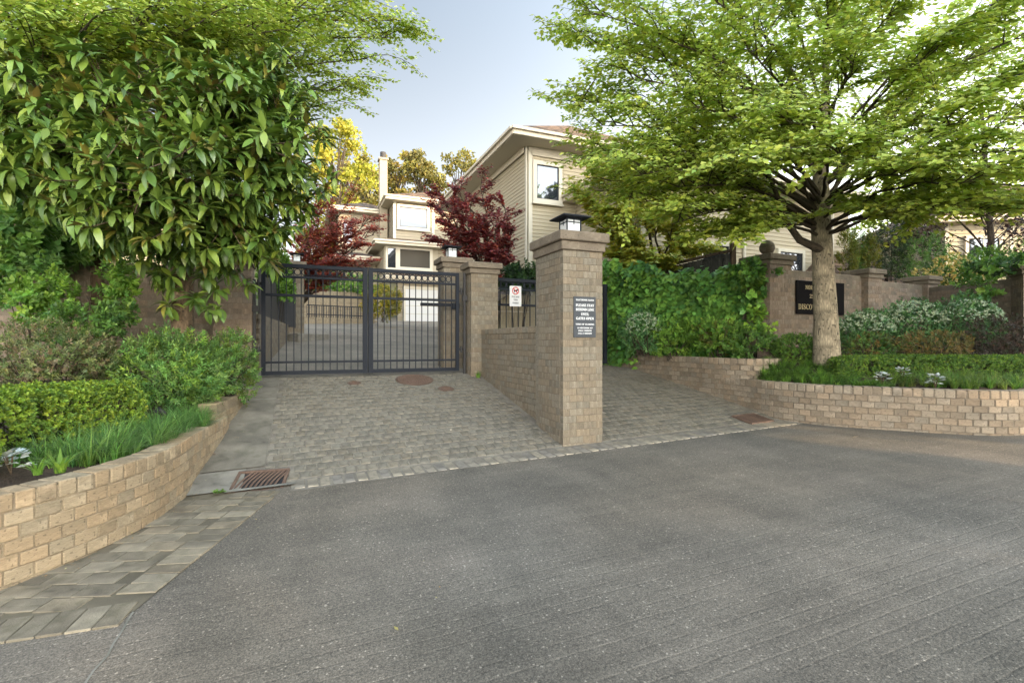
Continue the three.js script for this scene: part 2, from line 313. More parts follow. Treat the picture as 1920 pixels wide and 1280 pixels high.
// ---------------------------------------------------------------- foliage
class Leaves {
  constructor() { this.p = []; this.c = []; this.i = []; this.n = 0; }
  // pos, long axis, face normal, length, width, colour
  add(p, d, n, L, W, col, fold = 0.22, droop = 0.12) {
    const s = d.clone().cross(n).normalize(), k = this.n;
    const bx = p.x, by = p.y, bz = p.z;
    const mx = bx + d.x * L * 0.45 + n.x * L * fold * 0.3, my = by + d.y * L * 0.45 + n.y * L * fold * 0.3, mz = bz + d.z * L * 0.45 + n.z * L * fold * 0.3;
    this.p.push(bx, by, bz, mx + s.x * W / 2, my + s.y * W / 2, mz + s.z * W / 2, bx + d.x * L - n.x * L * droop, by + d.y * L - n.y * L * droop, bz + d.z * L - n.z * L * droop, mx - s.x * W / 2, my - s.y * W / 2, mz - s.z * W / 2);
    for (let q = 0; q < 4; q++) this.c.push(col[0], col[1], col[2]);
    this.i.push(k, k + 1, k + 2, k, k + 2, k + 3); this.n += 4;
  }
  blade(p, d, up, L, W, col, bend = 0.5) {   // a grass blade bending over
    const s = V(-d.z, 0, d.x).normalize(), k = this.n;
    for (let j = 0; j < 4; j++) { const t = j / 3, x = p.x + d.x * L * bend * t * t, z = p.z + d.z * L * bend * t * t, y = p.y + up * L * (t - 0.42 * bend * t * t), w = W * (1 - t * 0.92) / 2; this.p.push(x - s.x * w, y, z - s.z * w, x + s.x * w, y, z + s.z * w); this.c.push(...col, ...col); }
    for (let j = 0; j < 3; j++) { const a = k + j * 2; this.i.push(a, a + 1, a + 2, a + 1, a + 3, a + 2); } this.n += 8;
  }
  geo() { const g = new THREE.BufferGeometry(); g.setAttribute('position', new THREE.Float32BufferAttribute(this.p, 3)); g.setAttribute('color', new THREE.Float32BufferAttribute(this.c, 3)); g.setIndex(this.n > 65535 ? new THREE.Uint32BufferAttribute(this.i, 1) : this.i); g.computeVertexNormals(); return g; }
}
const leafMat = (o = {}) => phy({ vertexColors: true, roughness: 0.6, transmission: 0.55, thickness: 0, side: THREE.DoubleSide, specularIntensity: 0.5, ...o });
const softLeaf = leafMat(), glossLeaf = leafMat({ roughness: 0.42, transmission: 0.15 }), duskyLeaf = leafMat({ roughness: 0.9, transmission: 0.1 });
const jc = (c, v = 0.18) => { const k = 1 + v * gauss() * 1.4, w = 1 + 0.10 * gauss(); return [Math.max(0.003, c[0] * k * w), Math.max(0.003, c[1] * k), Math.max(0.003, c[2] * k / w)]; };
const rdir = () => { const z = rr(-1, 1), a = rr(0, 6.2832), r = Math.sqrt(1 - z * z); return V(r * Math.cos(a), z, r * Math.sin(a)); };
// mounded shrub: leaves through an uneven ellipsoid, thicker towards its skin
function mound(F, c, r, n, L, W, cols, o = {}) {
  const { rough = 0.3, freq = 2.2, inner = 0.45, up = 0.5, bottom = -0.9, gap = 0.33, per = 13 } = o;
  for (let k = 0, tries = 0; k < n && tries < n; tries++) {
    const d = rdir(); if (d.y < bottom) continue;
    const q = n3(d.x * freq + c.x * 3, d.y * freq + c.y * 3, d.z * freq + c.z * 3), f = 1 + rough * (q - 0.5) * 2.4, t = Math.pow(rnd(), 0.4) * (1 - inner) + inner;
    const p = V(c.x + d.x * r[0] * f * t, c.y + d.y * r[1] * f * t, c.z + d.z * r[2] * f * t);
    if (n3(p.x * 5.3, p.y * 5.3, p.z * 5.3) < gap) continue;
    const ax = rdir().multiplyScalar(0.55).addScaledVector(d, 0.8).add(V(0, up, 0)).normalize(), tint = jc(pick(cols), 0.22); k += tuft(F, p, ax, per, L, W, tint);
  }
}
// a shoot: leaves set round an axis, the youngest at its end
function tuft(F, p, ax, per, L, W, tint) {
  const m = Math.round(per * rr(0.6, 1.4)), s0 = Math.abs(ax.y) < 0.9 ? V(0, 1, 0).cross(ax).normalize() : V(1, 0, 0), s1 = ax.clone().cross(s0), len = L * (1.2 + per * 0.06);
  for (let j = 0; j < m; j++) {
    const a = j * 2.4 + rr(-0.4, 0.4), h = j / m, out = lerp(1.1, 0.45, h), dir = ax.clone().multiplyScalar(lerp(0.35, 0.9, h)).addScaledVector(s0, Math.cos(a) * out).addScaledVector(s1, Math.sin(a) * out).normalize();
    const nn = ax.clone().addScaledVector(dir, -ax.dot(dir)).add(V(gauss() * 0.3, gauss() * 0.3 + 0.15, gauss() * 0.3)).normalize();
    F.add(p.clone().addScaledVector(ax, (h - 0.5) * len).add(V(gauss(), gauss(), gauss()).multiplyScalar(L * 0.22)), dir, nn, L * rr(0.7, 1.2), W * rr(0.75, 1.2), jc(tint, 0.10));
  }
  return m;
}
// clipped hedge: a soft box from p0 to p1 (plan), width w, y0..y1
function clipped(F, p0, p1, w, y0, y1, n, L, W, cols) {
  const dx = p1[0] - p0[0], dz = p1[1] - p0[1], len = Math.hypot(dx, dz), tx = dx / len, tz = dz / len;
  for (let k = 0; k < n;) {
    let s = rr(-0.02, 1.02), t = rr(-1, 1), h = rnd(); const f = rnd(), ax = V(0, 0.35, 0).addScaledVector(rdir(), 0.4);
    if (f < 0.36) { h = 1 - rnd() * rnd() * 0.2; ax.y += 0.9; } else if (f < 0.60) { t = 1 - rnd() * rnd() * 0.3; ax.add(V(-tz, 0, tx)); } else if (f < 0.84) { t = -1 + rnd() * rnd() * 0.3; ax.add(V(tz, 0, -tx)); } else if (f < 0.94) { const e = rnd() < 0.5; s = e ? rr(-0.02, 0.04) : rr(0.96, 1.02); ax.add(V(tx, 0, tz).multiplyScalar(e ? -1 : 1)); }
    const e = 1 - 0.10 * Math.pow(Math.abs(t), 6) - 0.10 * Math.pow(Math.abs(2 * s - 1), 14), bump = 1 + 0.22 * (n3(s * len * 6, t * 3, h * 4) - 0.5);
    const x = p0[0] + dx * s - tz * t * w / 2 * bump, z = p0[1] + dz * s + tx * t * w / 2 * bump, y = y0 + (y1 - y0) * h * e * (1 + 0.12 * (n3(s * len * 5, t * 4, 3) - 0.5));
    if (n3(x * 9, y * 9, z * 9) < 0.31 && h < 0.9) { k += 3; continue; }
    k += tuft(F, V(x, y, z), ax.normalize(), 8, L, W, jc(pick(cols), 0.18));
  }
}
function curvePts(a, b, bow, n = 7, wob = 0) { const out = [], L = a.distanceTo(b); for (let i = 0; i <= n; i++) { const t = i / n, p = a.clone().lerp(b, t); p.addScaledVector(bow, Math.sin(t * Math.PI) * L); if (wob && i && i < n) p.add(V(gauss() * wob, gauss() * wob * 0.6, gauss() * wob)); out.push(p); } return out; }
const along = (pts, t) => { const f = clamp(t, 0, 0.9999) * (pts.length - 1), i = Math.floor(f); return pts[i].clone().lerp(pts[i + 1], f - i); };
// broadleaf tree: limbs reach for targets; flat leaf sprays along their side shoots
function sprays(limbs, F, twigs, o) {
  const { nSec = 12, secLen = 1.0, nTwig = 9, twigLen = 0.45, nLeaf = 14, L = 0.08, W = 0.075, cols, flat = 0.35, from = 0.25, droop = 0.1, sag = 0.15 } = o;
  for (const pts of limbs) {
    const len = pts[0].distanceTo(pts[pts.length - 1]), dirL = pts[pts.length - 1].clone().sub(pts[0]).normalize();
    for (let s = 0; s < nSec; s++) {
      const t = from + (1 - from) * (s + rnd()) / nSec, a = along(pts, t), d = dirL.clone().multiplyScalar(0.75).add(V(gauss(), gauss() * flat + 0.08, gauss()).multiplyScalar(0.75)); d.y *= 0.75; d.normalize();
      const sl = secLen * rr(0.55, 1.2) * (1.12 - 0.45 * t) * clamp(len / 2.4, 0.5, 1.4), b = a.clone().addScaledVector(d, sl), sp = curvePts(a, b, V(0, sag, 0), 4);
      twigs.push(tube(sp, 0.011, 0.003, 4));
      for (let w = 0; w < nTwig; w++) {
        const tt = 0.15 + 0.85 * (w + rnd()) / nTwig, ta = along(sp, tt), sd = V(-d.z, 0, d.x).multiplyScalar(w % 2 ? 1 : -1), td = d.clone().multiplyScalar(0.8).addScaledVector(sd, rr(0.4, 1.1)).add(V(0, gauss() * flat * 0.8, 0)).normalize(), tl = twigLen * rr(0.6, 1.2);
        const tb = ta.clone().addScaledVector(td, tl).add(V(0, -droop * tl, 0));
        if (w % 2 === 0) twigs.push(tube([ta, tb], 0.004, 0.0015, 3));
        for (let q = 0; q < nLeaf; q++) {
          const lt = (q + 0.6) / nLeaf, p = ta.clone().lerp(tb, lt); p.x += gauss() * 0.02; p.y += gauss() * 0.025; p.z += gauss() * 0.02;
          const ls = V(-td.z, 0, td.x).multiplyScalar(q % 2 ? 1 : -1), ld = ls.addScaledVector(td, 0.7).add(V(0, -0.25 + 0.3 * gauss(), 0)).normalize();
          F.add(p, ld, V(gauss() * 0.75, 1, gauss() * 0.75 + 0.6).normalize(), L * rr(0.75, 1.2), W * rr(0.75, 1.2), jc(pick(cols)), 0.25, 0.12);
        }
      }
    }
  }
}
function addSoft(t, name, F, mat) { return part(name, F.geo(), mat, t); }

// ================================================================ THE SETTING: ground, road, drives
{
  const xs = [], N = 90; for (let i = 0; i <= N; i++) { const t = i / N * 2 - 1; xs.push(Math.sign(t) * (Math.abs(t) * 30 + Math.pow(Math.abs(t), 5) * 270)); }
  structure('ground', sheet(N, N, (s, t) => { const x = xs[Math.round(s * N)], z = xs[Math.round(t * N)] - 12; return [x, H(x, z) - 0.16, z]; }), M.ground);
  // grooved exposed-aggregate road: grooves run along a; broad patches of tone where the concrete has worn
  structure('road', sheet(120, 70, (s, t) => { const a = lerp(-16, 18, s), b = lerp(-15, -0.0, t), [x, z] = fr(a, b); return [x, yRoad(x, z), z]; },
    (p) => { const [a, b] = ab(p[0], p[2]); return [a / 4 + 0.37, b / 4 + 0.11]; },
    (p) => { const q = fbm(p[0] * 0.9 + 4, p[2] * 0.9, 0, 4), w = fbm(p[0] * 2.6, p[2] * 2.6 + 9, 0, 3), k = 0.80 + 0.30 * (q - 0.5) + 0.16 * (w - 0.5), warm = fbm(p[0] * 0.6 + 20, p[2] * 0.6 + 3, 0, 3) - 0.5; return [k * (1 + 0.10 * warm), k, k * (1 - 0.12 * warm)]; }), M.road);
}
{ const rd = scene.children.find((o) => o.name === 'road'), q = [[-2.14, -2.80], [-1.98, -2.42], [-1.86, -2.0], [-1.8, -1.4]]; part('joint', sheet(1, 12, (s, t) => { const f = t * 2.999, i = Math.floor(f), x = lerp(q[i][0], q[i + 1][0], f - i) + (s - 0.5) * 0.012 + 0.006 * Math.sin(t * 40), z = lerp(q[i][1], q[i + 1][1], f - i); return [x, yRoad(x, z) + 0.004, z]; }), M.paleConcrete, rd); }
const octPaver = [0, 1, 2, 3, 4, 5].map((q) => {   // interlocking paver with nipped, wavy sides: bevelled top, skirt
  const w = 0.055, l = 0.078, c = 0.016, ring = [[-w + c, -l], [0, -l + 0.008], [w - c, -l], [w, -l + c], [w - 0.008, 0], [w, l - c], [w - c, l], [0, l - 0.008], [-w + c, l], [-w, l - c], [-w + 0.008, 0], [-w, -l + c]].map(([x, z]) => [x + rr(-0.003, 0.003), z + rr(-0.003, 0.003)]);
  const pos = [], idx = [], n = ring.length; pos.push(0, 0.001, 0);
  for (const [k, y] of [[0.88, 0], [1, -0.007], [1.0, -0.03]]) for (const [x, z] of ring) pos.push(x * k, y + rr(-0.001, 0.001), z * k);
  for (let i = 0; i < n; i++) { const j = (i + 1) % n; idx.push(0, 1 + j, 1 + i); for (let r = 0; r < 2; r++) { const a = 1 + r * n + i, b = 1 + r * n + j; idx.push(a, b, a + n, b, b + n, a + n); } }
  const g = new THREE.BufferGeometry(); g.setAttribute('position', new THREE.Float32BufferAttribute(pos, 3)); g.setIndex(idx); return boxUV(g, 0.5, rnd() * 5, rnd() * 5);
});
const paverMats = [[0.33, 0.315, 0.285], [0.31, 0.295, 0.27], [0.35, 0.33, 0.295], [0.325, 0.315, 0.29], [0.335, 0.31, 0.27], [0.30, 0.29, 0.265]].map(([r, g, b]) => std({ color: C(r * 1.52, g * 1.46, b * 1.38), map: concreteMap, bumpMap: grainBump, bumpScale: 0.002, roughness: 0.95 }));
const Q = new THREE.Quaternion(), QY = new THREE.Quaternion(), UP = V(0, 1, 0);
function tilt(x, z, ry) { const e = 0.05, n = V(H(x - e, z) - H(x + e, z), 2 * e, H(x, z - e) - H(x, z + e)).normalize(); Q.setFromUnitVectors(UP, n); QY.setFromAxisAngle(UP, ry); return Q.clone().multiply(QY); }
function cobbles(owner, a0, a1, b0, b1, out) {
  const list = []; let row = 0;
  for (let b = b0; b < b1; b += 0.163, row++) for (let a = a0 + (row % 2) * 0.058; a < a1; a += 0.1165) {
    if (out && out(a, b)) continue;
    const [x, z] = fr(a + rr(-0.002, 0.002), b + rr(-0.003, 0.003)); list.push({ x, z, d: Math.hypot(x, z), y: H(x, z) + 0.012 + rr(-0.003, 0.003), q: tilt(x, z, FR + rr(-0.02, 0.02)) });
  }
  list.sort((p, q) => p.d - q.d); const rest = [[], [], []], m4 = new THREE.Matrix4();
  list.forEach((c, i) => {
    const g = pick(octPaver);
    if (i < 300) { const m = part('paver', g, pick(paverMats), owner, [c.x, c.y, c.z]); m.quaternion.copy(c.q); }
    else rest[i % 3].push(g.clone().applyMatrix4(m4.compose(V(c.x, c.y, c.z), c.q, V(1, 1, 1))));
  });
  rest.forEach((r, i) => { if (r.length) stuff(part('paving', mergeGeometries(r), paverMats[i * 2], owner)); });
}
const inGrate = (a, b) => a < -3.20 && b < 0.38;
{ // left drive up to the gate and on past it
  const d = structure('driveway', sheet(40, 40, (s, t) => { const [x, z] = fr(lerp(-3.47, 0.3, s), lerp(-0.02, 4.0, t)); return [x, H(x, z) + 0.003, z]; }), M.sand, 'cobbled drive rising to the black double gate');
  cobbles(d, -3.42, -0.02, 0.10, 3.75, (a, b) => inGrate(a, b) || Math.hypot(a + 1.24, b - 3.38) < 0.36 || (a > -0.30 && b > 3.42));
  const e = structure('driveway', sheet(50, 44, (s, t) => { const [x, z] = fr(lerp(0.3, 3.98, s), lerp(-0.02, 4.6, t)); return [x, H(x, z) + 0.003, z]; }), M.sand, 'cobbled exit lane right of the brick pillar');
  cobbles(e, 0.68, 3.92, 0.10, 4.4, (a, b) => a > 3.2 && a < 3.72 && b < 0.36 && b > -0.1);
  // the lane inside the gate: its stones are too small to tell apart from here
  const inner = std({ color: C(0.68, 0.60, 0.50), map: roadMap, bumpMap: grainBump, bumpScale: 0.004, roughness: 0.95 });
  structure('inner_lane', sheet(30, 60, (s, t) => { const [x, z] = fr(lerp(-5.4, 7.5, s), lerp(4.0, 24, t)); return [x, H(x, z) + 0.006, z]; }, (p) => { const [a, b] = ab(p[0], p[2]); return [a / 3, b / 3]; }), inner);
  // plain concrete strip between planter and cobbles, in slabs
  const strip = structure('concrete_gutter', sheet(8, 40, (s, t) => { const [x, z] = fr(lerp(-4.25, -3.47, s), lerp(0.05, 4.0, t)); return [x, H(x, z) + 0.004, z]; }), M.sand, 'bare concrete strip beside the left planter wall');
  for (const [b0, b1] of [[0.40, 2.62], [2.64, 4.0]]) part('slab', sheet(8, 24, (s, t) => { const [x, z] = fr(lerp(-4.25, -3.485, s), lerp(b0, b1, t)); return [x, H(x, z) + 0.016, z]; }), M.concrete, strip);
  part('joint', sheet(4, 1, (s, t) => { const [x, z] = fr(lerp(-3.9, -3.49, s), lerp(2.612, 2.648, t)); return [x, H(x, z) + 0.0185, z]; }), M.paleConcrete, strip);
}
{ // edging of long stones across both drives
  const band = structure('edging_band', sheet(60, 2, (s, t) => { const [x, z] = fr(lerp(-3.2, 4.0, s), lerp(-0.36, 0.0, t)); return [x, yRoad(x, z) + 0.004, z]; }), M.sand, 'row of pale edging stones across the drives');
  const st = [0, 1, 2, 3].map(() => chamferBox(0.106, 0.05, 0.30, 0.009, 0.006, 0.5));
  const pal = [[0.82, 0.72, 0.60], [0.74, 0.66, 0.57], [0.66, 0.60, 0.55], [0.86, 0.76, 0.63]].map(([r, g, b]) => std({ color: C(r, g, b), map: concreteMap, bumpMap: grainBump, bumpScale: 0.002, roughness: 0.95 }));
  for (let a = -3.12, i = 0; a < 3.95; a += 0.121, i++) { const bo = lerp(-0.15, -0.215, clamp((a + 3) / 2.6, 0, 1)); const [x, z] = fr(a, bo); const m = part('edging_stone', st[i % 4], pick(pal), band, [x, yRoad(x, z) - 0.0165 + rr(-0.0015, 0.0015), z]); m.quaternion.copy(tilt(x, z, FR + rr(-0.015, 0.015))); }
}
{ // paved verge between the left planter wall and the road
  const L0 = [-2.27, -4.86], L1 = [-2.14, -2.80];
  const walk = structure('paved_verge', sheet(12, 24, (s, t) => { const x = lerp(-3.4, lerp(L0[0], L1[0], t), s), z = lerp(L0[1], L1[1] - 0.0 * s, t) + (1 - s) * lerp(-0.1, 0.16, t); return [x, yRoad(x, z) + 0.005, z]; }), M.vergeBed, 'weathered paving between left planter wall and road');
  const pal = [[0.62, 0.54, 0.42], [0.55, 0.48, 0.38], [0.50, 0.44, 0.35], [0.67, 0.59, 0.47], [0.58, 0.49, 0.37]].map(([r, g, b]) => std({ color: C(r, g, b), map: concreteMap, bumpMap: grainBump, bumpScale: 0.003, roughness: 0.95 }));
  const lay = (x, z, w, d, ry, k = 0) => { const m = part('paver', chamferBox(w - 0.007, 0.05, d - 0.007, 0.004, 0.004, 0.6), pick(pal), walk, [x, yRoad(x, z) - 0.012 + rr(-0.0015, 0.0015) + k, z]); m.quaternion.copy(tilt(x, z, ry + rr(-0.008, 0.008))); };
  // header row along the road edge, each stone lying across
  for (let z = -4.62; z < -2.98; z += 0.121) lay(-2.36 + (z + 4.6) * 0.055, z, 0.235, 0.121, 0.05);
  // end row: headers square to the rest along the bottom of the verge
  for (let k = 0; k < 14; k++) lay(-2.21 - k * 0.1207, -2.77 + k * 0.0328, 0.125, 0.25, 0.265);
  // running rows inside, cut off at the wall
  const wallX = (z) => z > -3.1 ? -3.45 : z > -3.4 ? -3.2 : z > -4.2 ? -3.0 : -3.0 - (z + -4.2) * -0.35;
  for (let r = 0, z = -4.55; z < -2.6; z += 0.152, r++) for (let x = -2.60 - (r % 2) * 0.09 + (z + 4.6) * 0.05; x > wallX(z) + 0.02; x -= 0.235) if (z < -2.93 + (-2.21 - x) * 0.27) lay(x, z, 0.235, 0.152, 0.05);
  // three stones and the pale concrete apron at the grate
  for (let k = 0; k < 3; k++) lay(-2.62 + k * 0.125, -4.75 - k * 0.012, 0.122, 0.16, 0.12);
  part('apron', sheet(6, 6, (s, t) => { const [x, z] = fr(lerp(-4.18, -3.66, s), lerp(-0.10, 0.37, t)); return [x, H(x, z) + 0.019, z]; }), M.paleConcrete, walk);
  part('apron', sheet(8, 2, (s, t) => { const [x, z] = fr(lerp(-3.80, -3.16, s), lerp(-0.17, -0.105, t)); return [x, H(x, z) + 0.022, z]; }), M.paleConcrete, walk);
}

// ================================================================ brick walls and piers
const FRT = FR;
let pillarTop;
{ // the tall pillar between the two lanes
  const [x, z] = fr(0.30, 0.41);
  const t = thing('brick_pillar', 'tall freestanding brick pillar between the two lanes carrying a notice and a lantern', 'pillar', [x, 0.0, z], FRT);
  pillarTop = pier(t, 0.60, 0.82, 2.69, greyBricks, [0.115, 0.125], [0.03, 0.072], 300, 0.05);
}
{ // low wall running back from the pillar
  const t = thing('low_brick_wall', 'low brick wall running from tall pillar back to gate pier', 'wall', [0, 0, 0]);
  const B = new Bricks(t, greyBricks), a = 0.13, b0 = 0.83, b1 = 3.47, L = b1 - b0, yt = 1.73 - 0.1;
  const nc = 17;
  for (let i = 0; i < nc; i++) {
    const y = yt - (i + 0.5) * CH, n = Math.round(L / 0.225), l = L / n;
    for (const [aa, pr] of [[a, 5], [a + 0.16, 1]]) for (let k = 0; k <= n; k++) { let s0 = (k - (i % 2 ? 0.5 : 0)) * l, s1 = s0 + l; s0 = Math.max(0, s0); s1 = Math.min(L, s1); if (s1 - s0 < 0.03) continue; const bm = b0 + (s0 + s1) / 2; if (y + CH / 2 < Hab(a, bm) - 0.05) continue; const [x, z] = fr(aa, bm); B.put(pick(stretcher), x, y + rr(-0.002, 0.002), z, FRT + Math.PI / 2, s1 - s0 - 0.009, pr, rr(-0.004, 0.004)); }
  }
  for (let k = 0, n = Math.round(L / 0.225); k < n; k++) { const [x, z] = fr(a + 0.08, b0 + (k + 0.5) * L / n); B.put(pick(capSlabs), x, 1.68, z, FRT + Math.PI / 2, (L / n - 0.006) / 0.22, 9); }
  B.done(300);
  const [x, z] = fr(a + 0.08, (b0 + b1) / 2); part('core', boxG(0.22, 1.8, L), M.mortar, t, [x, 0.74, z], [0, FRT, 0]);
}
let pier2Top, pier3Top;
{
  let [x, z] = fr(0.155, 3.69);
  let t = thing('gate_pier', 'brick gate pier at the far end of the low wall', 'pier', [x, 0.6, z], FRT, 'brick gate piers');
  pier2Top = 0.6 + pier(t, 0.56, 0.42, 2.22, greyBricks, [0.10, 0.115], [0.03, 0.075], 300, 0);
  [x, z] = fr(-0.16, 4.62);
  t = thing('gate_pier', 'brick gate pier with lantern standing behind the right gate leaf', 'pier', [x, 0.7, z], FRT, 'brick gate piers');
  pier3Top = 0.7 + pier(t, 0.55, 0.5, 2.34, greyBricks, [0.10, 0.115], [0.03, 0.075], 300, 0);
  [x, z] = fr(-4.18, 3.85);
  t = thing('gate_pier', 'brick gate pier left of the gate beside the magnolia', 'pier', [x, 0.6, z], FRT, 'brick gate piers');
  pier(t, 0.56, 0.50, 2.16, darkBricks, [0.10, 0.115], [0.03, 0.075], 300, 0);
}
{ // garden wall behind the magnolia
  const t = thing('garden_wall', 'shaded brick garden wall behind the magnolia', 'wall');
  const pts = [fr(-8.6, 3.9), fr(-6.5, 3.9), fr(-4.46, 3.9)];
  curveWall(t, pts, 2.72, darkBricks, { bl: 0.225, thick: 0.24, bottom: () => 0.85, side: -1 });
}
{ // left planter wall: low curved part, then a taller stub towards the gate pier
  const t = thing('planter_wall', 'curved tan brick planter wall on the left with a rowlock cap', 'planter wall');
  const pts = [[-4.5, -1.75], [-3.75, -2.25], [-3.34, -2.85], [-3.13, -3.45], [-3.08, -4.05], [-3.20, -4.65], [-3.34, -5.05], [-3.47, -5.5], [-3.60, -5.95], [-3.70, -6.25]];
  curveWall(t, pts, 0.56, tanBricks, { bottom: (x, z) => H(x, z) - 0.02, side: -1, thick: 0.2 });
  const u = thing('planter_wall', 'taller tan brick planter stub between left planter and gate pier', 'planter wall');
  curveWall(u, [[-3.68, -5.98], [-3.80, -6.45], [-3.98, -7.1], [-4.15, -7.75], fr(-4.0, 3.58)], 0.75, tanBricks, { bottom: (x, z) => H(x, z) - 0.02, side: -1, thick: 0.22 });
}
{ // right: upper planter wall along the exit lane, lower planter wall along the road
  const t = thing('planter_wall', 'upper tan brick planter wall along the exit lane below the ivy', 'planter wall');
  curveWall(t, [fr(3.86, 4.5), fr(3.98, 3.1), fr(4.02, 2.0), fr(4.05, 1.2), fr(4.22, 0.82), fr(4.60, 0.75), fr(5.0, 0.9)], 1.20, planterBricks, { bottom: (x, z) => H(x, z) - 0.04, side: -1, thick: 0.2 });
  const u = thing('planter_wall', 'long curved tan brick planter wall along the road on the right', 'planter wall');
  curveWall(u, [fr(4.03, 1.25), [4.12, -8.56], [4.30, -8.05], [4.54, -7.68], [4.93, -7.35], [5.34, -7.12], [5.87, -6.84], [6.35, -6.66], [6.85, -6.68], [7.5, -6.9], [8.6, -7.4]], 0.85, planterBricks, { bottom: (x, z) => H(x, z) - 0.03, side: -1, thick: 0.2 });
}
// soil in the planters
structure('planter_soil', sheet(24, 30, (s, t) => { const z = lerp(-1.6, -8.3, t), xe = z > -3.4 ? lerp(-4.4, -3.16, clamp((-1.7 - z) / 1.75, 0, 1)) : z > -4.1 ? -3.12 : -3.12 - (-4.1 - z) * 0.27, x = lerp(xe - 0.02, xe - 4.5, s); return [x, Math.max(0.47 + 0.03 * fbm(x * 4, z * 4, 0, 2) + 0.45 * clamp((xe - x - 0.4) / 2.2, 0, 1), z < -6.1 ? 0.62 + 0.3 * clamp((xe - x) / 1.2, 0, 1) : 0), z]; }), M.soil, 'dark soil of the left planter');
const soilRight = structure('planter_soil', sheet(24, 16, (s, t) => { const f = [[4.22, -8.5], [4.62, -7.72], [5.4, -7.18], [6.35, -6.74], [7.5, -6.98], [9.2, -7.7]], q = s * 5, i = Math.min(4, Math.floor(q)), x0 = lerp(f[i][0], f[i + 1][0], q - i), z0 = lerp(f[i][1], f[i + 1][1], q - i), bk = [lerp(4.6, 12.5, s), lerp(-9.3, -11.5, s)], x = lerp(x0, bk[0], t), z = lerp(z0, bk[1], t); return [x, 0.77 + 0.24 * sm(clamp(t * 1.9, 0, 1)) + 0.38 * t * t + 0.02 * fbm(x * 4, z * 4, 0, 2), z]; }), M.soil, 'dark soil of the right planter');
structure('planter_soil', sheet(8, 16, (s, t) => { const b = lerp(0.85, 4.6, t), a = lerp(4.0, 5.8, s), [x, z] = fr(a + 0.0, b); return [x, 1.10 + 0.10 * s, z]; }), M.soil, 'soil of the upper planter below the ivy');
function soilY(m, x, z) { const p = m.geometry.attributes.position; let b = 0, bd = 1e9; for (let i = 0; i < p.count; i++) { const e = (p.getX(i) - x) ** 2 + (p.getZ(i) - z) ** 2; if (e < bd) { bd = e; b = p.getY(i); } } return b; }
// right garden wall with its piers; the name slab hangs on its first bay
const GW = [[5.2, -10.1], [8.05, -11.35], [10.35, -12.5], [10.75, -10.1]];
{
  const bay = (i, j, top, label) => { const t = thing('garden_wall', label, 'wall', [0, 0, 0], 0, 'right garden wall bays'); const [x0, z0] = GW[i], [x1, z1] = GW[j]; curveWall(t, [[x0, z0], [(x0 + x1) / 2, (z0 + z1) / 2], [x1, z1]], top, darkBricks, { bl: 0.225, thick: 0.22, bottom: () => 1.35, side: -1 }); };
  bay(0, 1, 2.98, 'brick wall bay carrying the black name slab');
  bay(1, 2, 2.90, 'brick wall bay behind the white-tipped shrubs, between two short piers');
  bay(2, 3, 2.84, 'brick wall bay at the far right under the climbing vine');
  const pr = [['brick pier with a stone ball on top, half wrapped in ivy', 0.62, 3.02], ['short brick pier right of the name slab', 0.5, 2.92], ['small brick pier at the inner corner of the garden wall', 0.46, 2.92], ['brick pier at the right edge of the view under a vine', 0.7, 2.86]];
  GW.forEach(([x, z], i) => { const t = thing('garden_pier', pr[i][0], 'pier', [x, 0.9, z], i === 3 ? -0.5 : 0.42, 'garden wall piers'); const top = pier(t, pr[i][1], pr[i][1], pr[i][2] - 0.9 - 0.0, darkBricks, [0.09, 0.11], [0.03, 0.07], 260, 0.2);
    if (i === 0) { const b = thing('stone_ball', 'round stone ball finial on the ivy-clad pier', 'finial', [x, 0.9 + top, z]); part('ball', boxUV(new THREE.SphereGeometry(0.148, 24, 16), 0.6), M.capstone, b, [0, 0.185, 0]); part('foot', new THREE.CylinderGeometry(0.07, 0.10, 0.05, 16), M.capstone, b, [0, 0.022, 0]); } });
}

